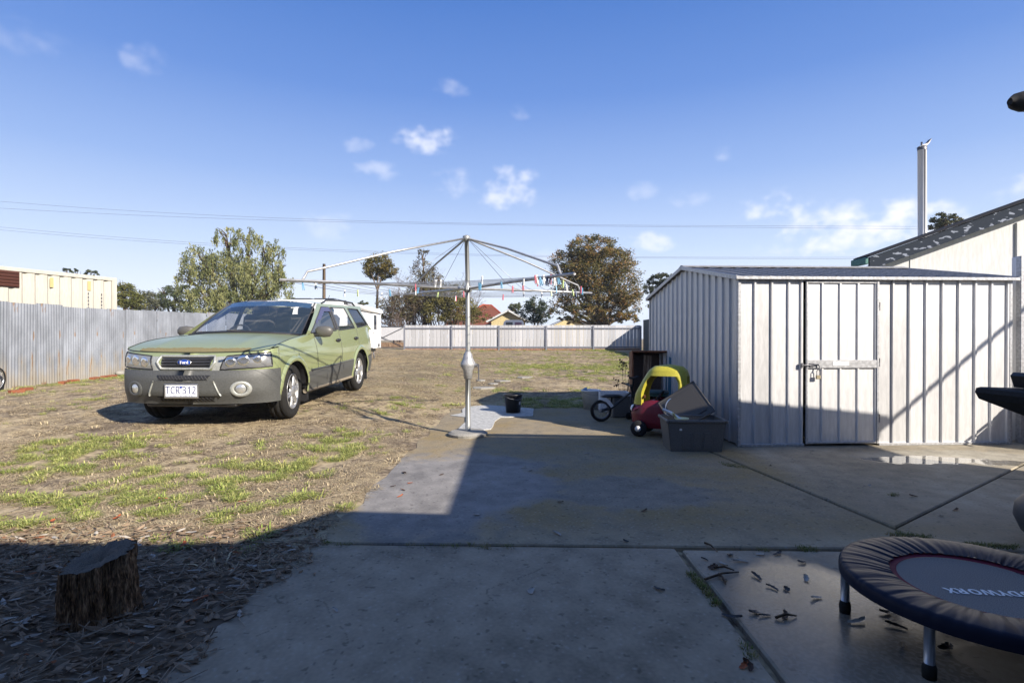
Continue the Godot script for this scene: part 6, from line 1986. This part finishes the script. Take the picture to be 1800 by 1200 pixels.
	part(dr, "door_handle", shape().box(Vector3(1.155, 0.95, -CL + 1.18), Vector3(0.02, 0.03, 0.09), 0.004), M.steel_dark)
	part(cv, "vent", shape().box(Vector3(1.138, 0.52, -CL + 0.35), Vector3(0.012, 0.10, 0.24), 0.003), M.steel_dark)
	part(cv, "corner_strip", shape().box(Vector3(1.10, 1.05, -CL + 0.01), Vector3(0.06, 1.26, 0.06), 0.01), w)
	for sx in [-1, 1]:
		for z in [-2.1, -2.85]:
			part(cv, "wheel", shape(true).lathe(Vector3(sx * 1.0, 0.33, z), [[0.0, -0.1], [0.26, -0.1], [0.33, -0.08], [0.33, 0.08], [0.26, 0.1], [0.0, 0.1]], 22, Basis(Vector3.BACK, PI / 2)), M.rubber)
	part(cv, "chassis", shape().box(Vector3(0, 0.36, -CL * 0.5), Vector3(1.9, 0.14, CL - 0.2), 0.01), M.black)
	for z in [-0.3, -CL + 0.3]:
		part(cv, "jack", shape(true).tube([Vector3(0.95, 0.0, z), Vector3(0.9, 0.4, z)], 0.025, 6), M.steel_dark)
	# red-roofed house
	var hg := 0.5
	var hx := (842.0 - 900.0) / FOC * 50.0
	var hs := thing("tiled_house", "house with a red-brown hipped tile roof beyond the board fence", "house", V(hx, hg, 52.0))
	part(hs, "wall", shape().box(Vector3(0, 0.95, -2.5), Vector3(5.7, 1.9, 6.0), 0.02), M.cream_house)
	var e := 1.90; var rg := 4.05
	var r1 := shape()
	var a0 := Vector3(-3.3, e, 0.8); var a1 := Vector3(3.3, e, 0.8); var a2 := Vector3(3.3, e, -6.0); var a3 := Vector3(-3.3, e, -6.0)
	var b0 := Vector3(0.15, rg, -2.2); var b1 := Vector3(0.95, rg, -3.2)
	r1.quad(a0, a1, b1, b0); r1.tri(a1, a2, b1); r1.quad(a2, a3, b0, b1); r1.tri(a3, a0, b0)
	part(hs, "roof", r1, M.terracotta)
	part(hs, "ridge_tiles", shape(true).tube([a0, b0, b1, a1], 0.09, 6), mat(lin(0.30, 0.07, 0.04), 0.8))
	part(hs, "gutter", shape().box(Vector3(0, e - 0.05, 0.85), Vector3(6.7, 0.12, 0.12), 0.02), M.white_flat)
	part(hs, "chimney", shape().box(Vector3(-2.2, 3.0, -1.2), Vector3(0.5, 1.4, 0.5), 0.02), M.brick)
	var gx := (893.0 - 900.0) / FOC * 47.0
	var gb := thing("gable_house", "cream gabled house front with white barge boards beyond the fence", "house", V(gx, hg, 47.0))
	part(gb, "wall", shape().prism([Vector2(-1.45, 0.0), Vector2(1.5, 0.0), Vector2(1.5, 2.2), Vector2(0, 3.0), Vector2(-1.45, 2.2)], -4.0, 0.0), M.cream_house)
	for s in [-1, 1]:
		part(gb, "roof_slope", shape().box(Vector3(s * 0.92, 2.66, -1.9), Vector3(2.16, 0.07, 4.6), 0.01, Basis(Vector3.BACK, -s * 0.49)), mat(lin(0.25, 0.12, 0.09), 0.8))
		part(gb, "barge_board", shape().box(Vector3(s * 0.92, 2.60, 0.44), Vector3(2.16, 0.16, 0.05), 0.01, Basis(Vector3.BACK, -s * 0.49)), M.white_flat)
	part(gb, "window", shape().box(Vector3(0.0, 1.5, 0.01), Vector3(0.9, 0.7, 0.04), 0.01), M.glass_dark)
	var g2 := thing("cream_cottage", "low cream cottage gable below the russet tree", "house", V((1000.0 - 900.0) / FOC * 55.0, hg, 55.0))
	part(g2, "wall", shape().prism([Vector2(-1.6, 0.0), Vector2(1.6, 0.0), Vector2(1.6, 2.0), Vector2(0, 2.75), Vector2(-1.6, 2.0)], -4.0, 0.0), M.cream_house)
	for s in [-1, 1]:
		part(g2, "roof_slope", shape().box(Vector3(s * 0.98, 2.42, -1.9), Vector3(2.2, 0.07, 4.6), 0.01, Basis(Vector3.BACK, -s * 0.43)), mat(lin(0.16, 0.16, 0.17), 0.7))
	# white van behind the fence
	var vx := (903.0 - 900.0) / FOC * 41.0
	var vn := thing("white_van", "white van standing behind the board fence", "van", V(vx, 0.55, 41.0), 0.0)
	part(vn, "body", shape().prism([Vector2(-0.85, 0.35), Vector2(0.85, 0.35), Vector2(0.88, 1.1), Vector2(0.76, 1.85), Vector2(0.60, 2.02), Vector2(-0.60, 2.02), Vector2(-0.76, 1.85), Vector2(-0.88, 1.1)], -4.2, 0.0), w)
	part(vn, "rear_window", shape().box(Vector3(-0.34, 1.62, 0.01), Vector3(0.52, 0.44, 0.03), 0.02), M.glass_dark)
	part(vn, "rear_window", shape().box(Vector3(0.34, 1.62, 0.01), Vector3(0.52, 0.44, 0.03), 0.02), mat(lin(0.22, 0.10, 0.17), 0.15))
	part(vn, "bumper", shape().box(Vector3(0, 0.5, 0.04), Vector3(1.7, 0.18, 0.12), 0.02), M.steel_dark)
	for s in [-1, 1]:
		for z in [-0.8, -3.3]:
			part(vn, "wheel", shape(true).lathe(Vector3(s * 0.8, 0.31, z), [[0.0, -0.1], [0.31, -0.1], [0.31, 0.1], [0.0, 0.1]], 18, Basis(Vector3.BACK, PI / 2)), M.rubber)
	# power pole and lines
	var pd := 46.0
	var px := (569.0 - 900.0) / FOC * pd
	var pp := thing("power_pole", "weathered timber power pole rising behind the caravan roof", "pole", V(px, 0.4, pd))
	part(pp, "pole", shape(true).tube([Vector3(0, -0.2, 0), Vector3(0.03, 7.1, 0)], [0.16, 0.12], 10), M.wood_grey)
	part(pp, "crossarm", shape().box(Vector3(0.1, 5.45, 0.14), Vector3(1.0, 0.10, 0.09), 0.01), M.wood_grey)
	part(pp, "insulator", shape(true).lathe(Vector3(0.45, 5.56, 0.14), [[0.05, -0.06], [0.06, 0.0], [0.03, 0.08], [0.0, 0.09]], 8), M.steel_dark)
	var ends := []
	for sx in [-1.0, 1.0]:
		var ex := -72.0 if sx < 0.0 else 86.0
		var po := thing("power_pole", "tall timber power pole carrying the overhead lines" + (" over the iron fence" if sx < 0.0 else " beyond the dark roof"), "pole", V(ex, 0.4, 62.0 if sx < 0.0 else 66.0))
		part(po, "pole", shape(true).tube([Vector3(0, -0.2, 0), Vector3(0, 23.0, 0)], [0.22, 0.14], 8), M.wood_grey)
		part(po, "crossarm", shape().box(Vector3(0, 15.0, 0), Vector3(0.12, 0.14, 2.2), 0.01), M.wood_grey)
		ends.append(po)
	var wm := mat(lin(0.10, 0.11, 0.14), 0.5)
	var k := 0
	for q in [[[0, 354], [480, 383], [1000, 395], [1560, 398], "upper"], [[0, 366], [480, 387], [1000, 397], [1560, 402], "second"], [[0, 399], [500, 435], [1000, 450], [1560, 452], "third"], [[0, 404], [500, 438], [1000, 452], [1560, 455], "lowest"]]:
		var path := []
		var dd := 62.0
		for i in range(-6, 31):
			var u := i / 22.0
			var x: float = 1800.0 * u * 1.0
			# smooth curve through the four pixels
			var y := 0.0
			for a in 4:
				var l := 1.0
				for b in 4:
					if a != b: l *= (x - q[b][0]) / (q[a][0] - q[b][0])
				y += l * q[a][1]
			path.append(Q(x, y, dd + k * 0.8))
		single("power_line", shape().tube(path, 0.013, 4, false), wm, "%s thin overhead power line crossing the sky" % q[4], "power line", Vector3.ZERO)
		k += 1

# ---------------------------------------------------------------- house at the right, and the house behind the camera
func make_houses():
	var D := 9.3
	var h := thing("neighbour_house", "white-walled house with a dark peeling barge board behind the shed", "house", V(0, 0, D))
	# barge board with flaking paint
	var sz := 512
	var nz := noise(601, 0.018, 5)
	var data := PackedByteArray(); data.resize(sz * sz * 3)
	for j in sz:
		for i in sz:
			var v := nz.get_noise_2d(i * 0.8, j * 2.2)
			var c := Color(0.030, 0.036, 0.048) if v < 0.34 else Color(0.20, 0.22, 0.27)
			c = c.linear_to_srgb()
			var q := (j * sz + i) * 3
			data[q] = int(c.r * 255); data[q + 1] = int(c.g * 255); data[q + 2] = int(c.b * 255)
	var flake := mat(Color.WHITE, 1.0, 0.0, itex(sz, sz, data), 0.55)
	flake.metallic_specular = 0.1
	var p0 := Vector2((1529.0 - 900.0) / FOC * D, EYE + (595.0 - 449.0) / FOC * D)
	var p1 := Vector2((1800.0 - 900.0) / FOC * D, EYE + (595.0 - 352.0) / FOC * D)
	var dir := (p1 - p0).normalized()
	var p2 := p0 + dir * 4.6
	var dn := Vector2(0, -1)
	part(h, "barge_board", shape().prism([p0 + dn * 0.03, p2 + dn * 0.03, p2 + dn * 0.25, p0 + dn * 0.25], -0.04, 0.0), flake)
	part(h, "roof_edge", shape().prism([p0 + Vector2(-0.03, 0.0), p2, p2 + dn * 0.028, p0 + dn * 0.028 + Vector2(-0.03, 0)], -0.40, 0.05), mat(lin(0.02, 0.021, 0.025), 0.95))
	part(h, "soffit", shape().prism([p0 + dn * 0.20, p2 + dn * 0.20, p2 + dn * 0.23, p0 + dn * 0.23], -0.34, -0.04), M.teal)
	part(h, "wall", shape().prism([Vector2(p0.x + 0.45, 0.0), Vector2(p2.x, 0.0), p2 + dn * 0.235, p0 + dir * 0.48 + dn * 0.235], -0.40, -0.30), M.white_flat)
	part(h, "house_body", shape().box(Vector3(p0.x + 3.0, 1.2, -2.6), Vector3(4.2, 2.4, 4.3), 0.02), M.white_flat)
	for x in [p0.x + 0.92]:
		part(h, "cover_strip", shape().box(Vector3(x, 1.3 + 0.17 * (x - p0.x), -0.292), Vector3(0.03, 2.3 + 0.34 * (x - p0.x), 0.012), 0.003), M.white_flat)
	part(h, "side_gutter", shape().box(Vector3(p0.x - 0.05, p0.y - 0.09, -0.2), Vector3(0.06, 0.12, 0.4), 0.01), M.teal)
	part(h, "corner_pilaster", shape().box(Vector3((1790.0 - 900.0) / FOC * 9.57, 1.6, -0.28), Vector3(0.07, 3.2, 0.04), 0.005), M.white_flat)
	# white flue through its roof
	var fx := (1623.0 - 900.0) / FOC * 10.6
	var fl := thing("roof_flue", "tall white flue pipe with a dark vane cowl above the roof", "flue", V(fx, 0, 10.6))
	var ft := EYE + (595.0 - 262.0) / FOC * 10.6
	part(fl, "pipe", shape(true).tube([Vector3(0, 0.0, 0), Vector3(-0.03, ft, 0)], 0.075, 18), M.white)
	var cw := part(fl, "cowl", shape(true).lathe(Vector3(-0.03, ft, 0), [[0.08, -0.03], [0.082, 0.035], [0.06, 0.05], [0.0, 0.055]], 16), M.steel_dark)
	part(cw, "vane", shape().prism([Vector2(-0.09, 0.02), Vector2(-0.02, 0.065), Vector2(0.08, 0.10), Vector2(0.155, 0.19), Vector2(0.11, 0.10), Vector2(0.05, 0.04)], -0.05, 0.05), M.steel_dark)
	cw.get_node("vane").position = Vector3(-0.03, ft, 0)
	part(cw, "finial", shape(true).tube([Vector3(-0.04, ft + 0.05, 0), Vector3(-0.04, ft + 0.13, 0)], 0.016, 6), M.steel_dark)
	# pale wall butting on to the shed's right side
	var gw := thing("garage_wall", "white painted garage wall beside the shed's right corner", "wall", V(5.62, 0, 5.97), 0.03)
	part(gw, "wall", shape().box(Vector3(1.3, 1.03, -0.06), Vector3(2.6, 2.06, 0.10), 0.008), M.white)
	part(gw, "corner_trim", shape().box(Vector3(0.0, 1.03, 0.0), Vector3(0.05, 2.06, 0.06), 0.005), M.shed_trim)
	# the house the photographer stands against, and its wing: they shade the foreground
	var hm := thing("low_house", "white house with a low flat eave shading the near paving", "house", V(0, 0, 0))
	var y := 2.5
	part(hm, "roof", shape().slab(PackedVector2Array([Vector2(-11, 0.115), Vector2(1.905, 0.115), Vector2(2.295, -0.465), Vector2(3.06, -0.395), Vector2(3.06, -3.2), Vector2(7.22, -2.92), Vector2(7.22, 8.0), Vector2(-11, 8.0)]), y - 0.10, y), M.shed_roof)
	part(hm, "gutter", shape(true).tube([V(2.975, 2.565, 3.235), V(3.0, 2.566, 3.235), V(3.05, 2.566, 3.232), V(7.22, 2.535, 2.955)], [0.02, 0.045, 0.06, 0.06], 12), M.black_soft)
	part(hm, "wall", shape().box(Vector3(-4.0, 1.19, 0.95), Vector3(13.9, 2.38, 0.14), 0.005), M.white_flat)
	part(hm, "wall", shape().box(Vector3(3.95, 1.19, -0.65), Vector3(0.14, 2.38, 3.3), 0.005), M.white_flat)
	part(hm, "wall", shape().box(Vector3(5.5, 1.19, -2.3), Vector3(3.1, 2.38, 0.14), 0.005), M.white_flat)
	part(hm, "wall", shape().box(Vector3(7.05, 1.19, 2.8), Vector3(0.14, 2.38, 10.1), 0.005), M.white_flat)
	part(hm, "wall", shape().box(Vector3(-1.9, 1.19, 7.85), Vector3(17.8, 2.38, 0.14), 0.005), M.white_flat)
	part(hm, "wall", shape().box(Vector3(-10.9, 1.19, 4.4), Vector3(0.14, 2.38, 6.8), 0.005), M.white_flat)
	part(hm, "window", shape().box(Vector3(-1.5, 1.4, 0.87), Vector3(1.6, 1.1, 0.04), 0.01), M.glass_dark)
	part(hm, "door", shape().box(Vector3(1.2, 1.02, 0.87), Vector3(0.86, 2.04, 0.05), 0.01), M.teal)
	# unseen leaning pipe, added at the wing's corner to cast a diagonal shadow
	single("shadow_pipe", shape(true).tube([V(7.2, 2.47, 2.92), V(8.33, 3.39, 3.32), V(9.2, 4.1, 3.62)], 0.026, 10), M.galv, "unseen galvanised pipe added for its thin shadow, leaning out from the wing's roof corner", "pipe")
	# kennel beside the garage wall: unseen, added to shadow the shed's foot
	var kn := thing("shadow_box", "unseen timber box added as kennel beside the garage wall", "shadow_caster", V(6.40, 0, 5.38), 0.05)
	part(kn, "box", shape().box(Vector3(0, 0.36, 0), Vector3(0.9, 0.72, 0.8), 0.01), M.wood_pale)
	for s in [-1, 1]:
		part(kn, "roof_board", shape().box(Vector3(s * 0.27, 0.90, 0), Vector3(0.72, 0.03, 0.95), 0.005, Basis(Vector3.BACK, -s * 0.65)), M.shed_roof)
	part(kn, "gable", shape().prism([Vector2(-0.45, 0.72), Vector2(0.45, 0.72), Vector2(0, 1.09)], -0.4, 0.4), M.wood_pale)

func _ready():
	make_light()
	make_materials()
	make_ground()
	make_concrete()
	make_shed()
	make_fences()
	make_hoist()
	make_houses()
	make_far()
	make_trees()
	make_car()
	make_grass()
	make_trampoline()
	make_right_edge()
	make_clutter()
	make_bits()
	make_bicycle()
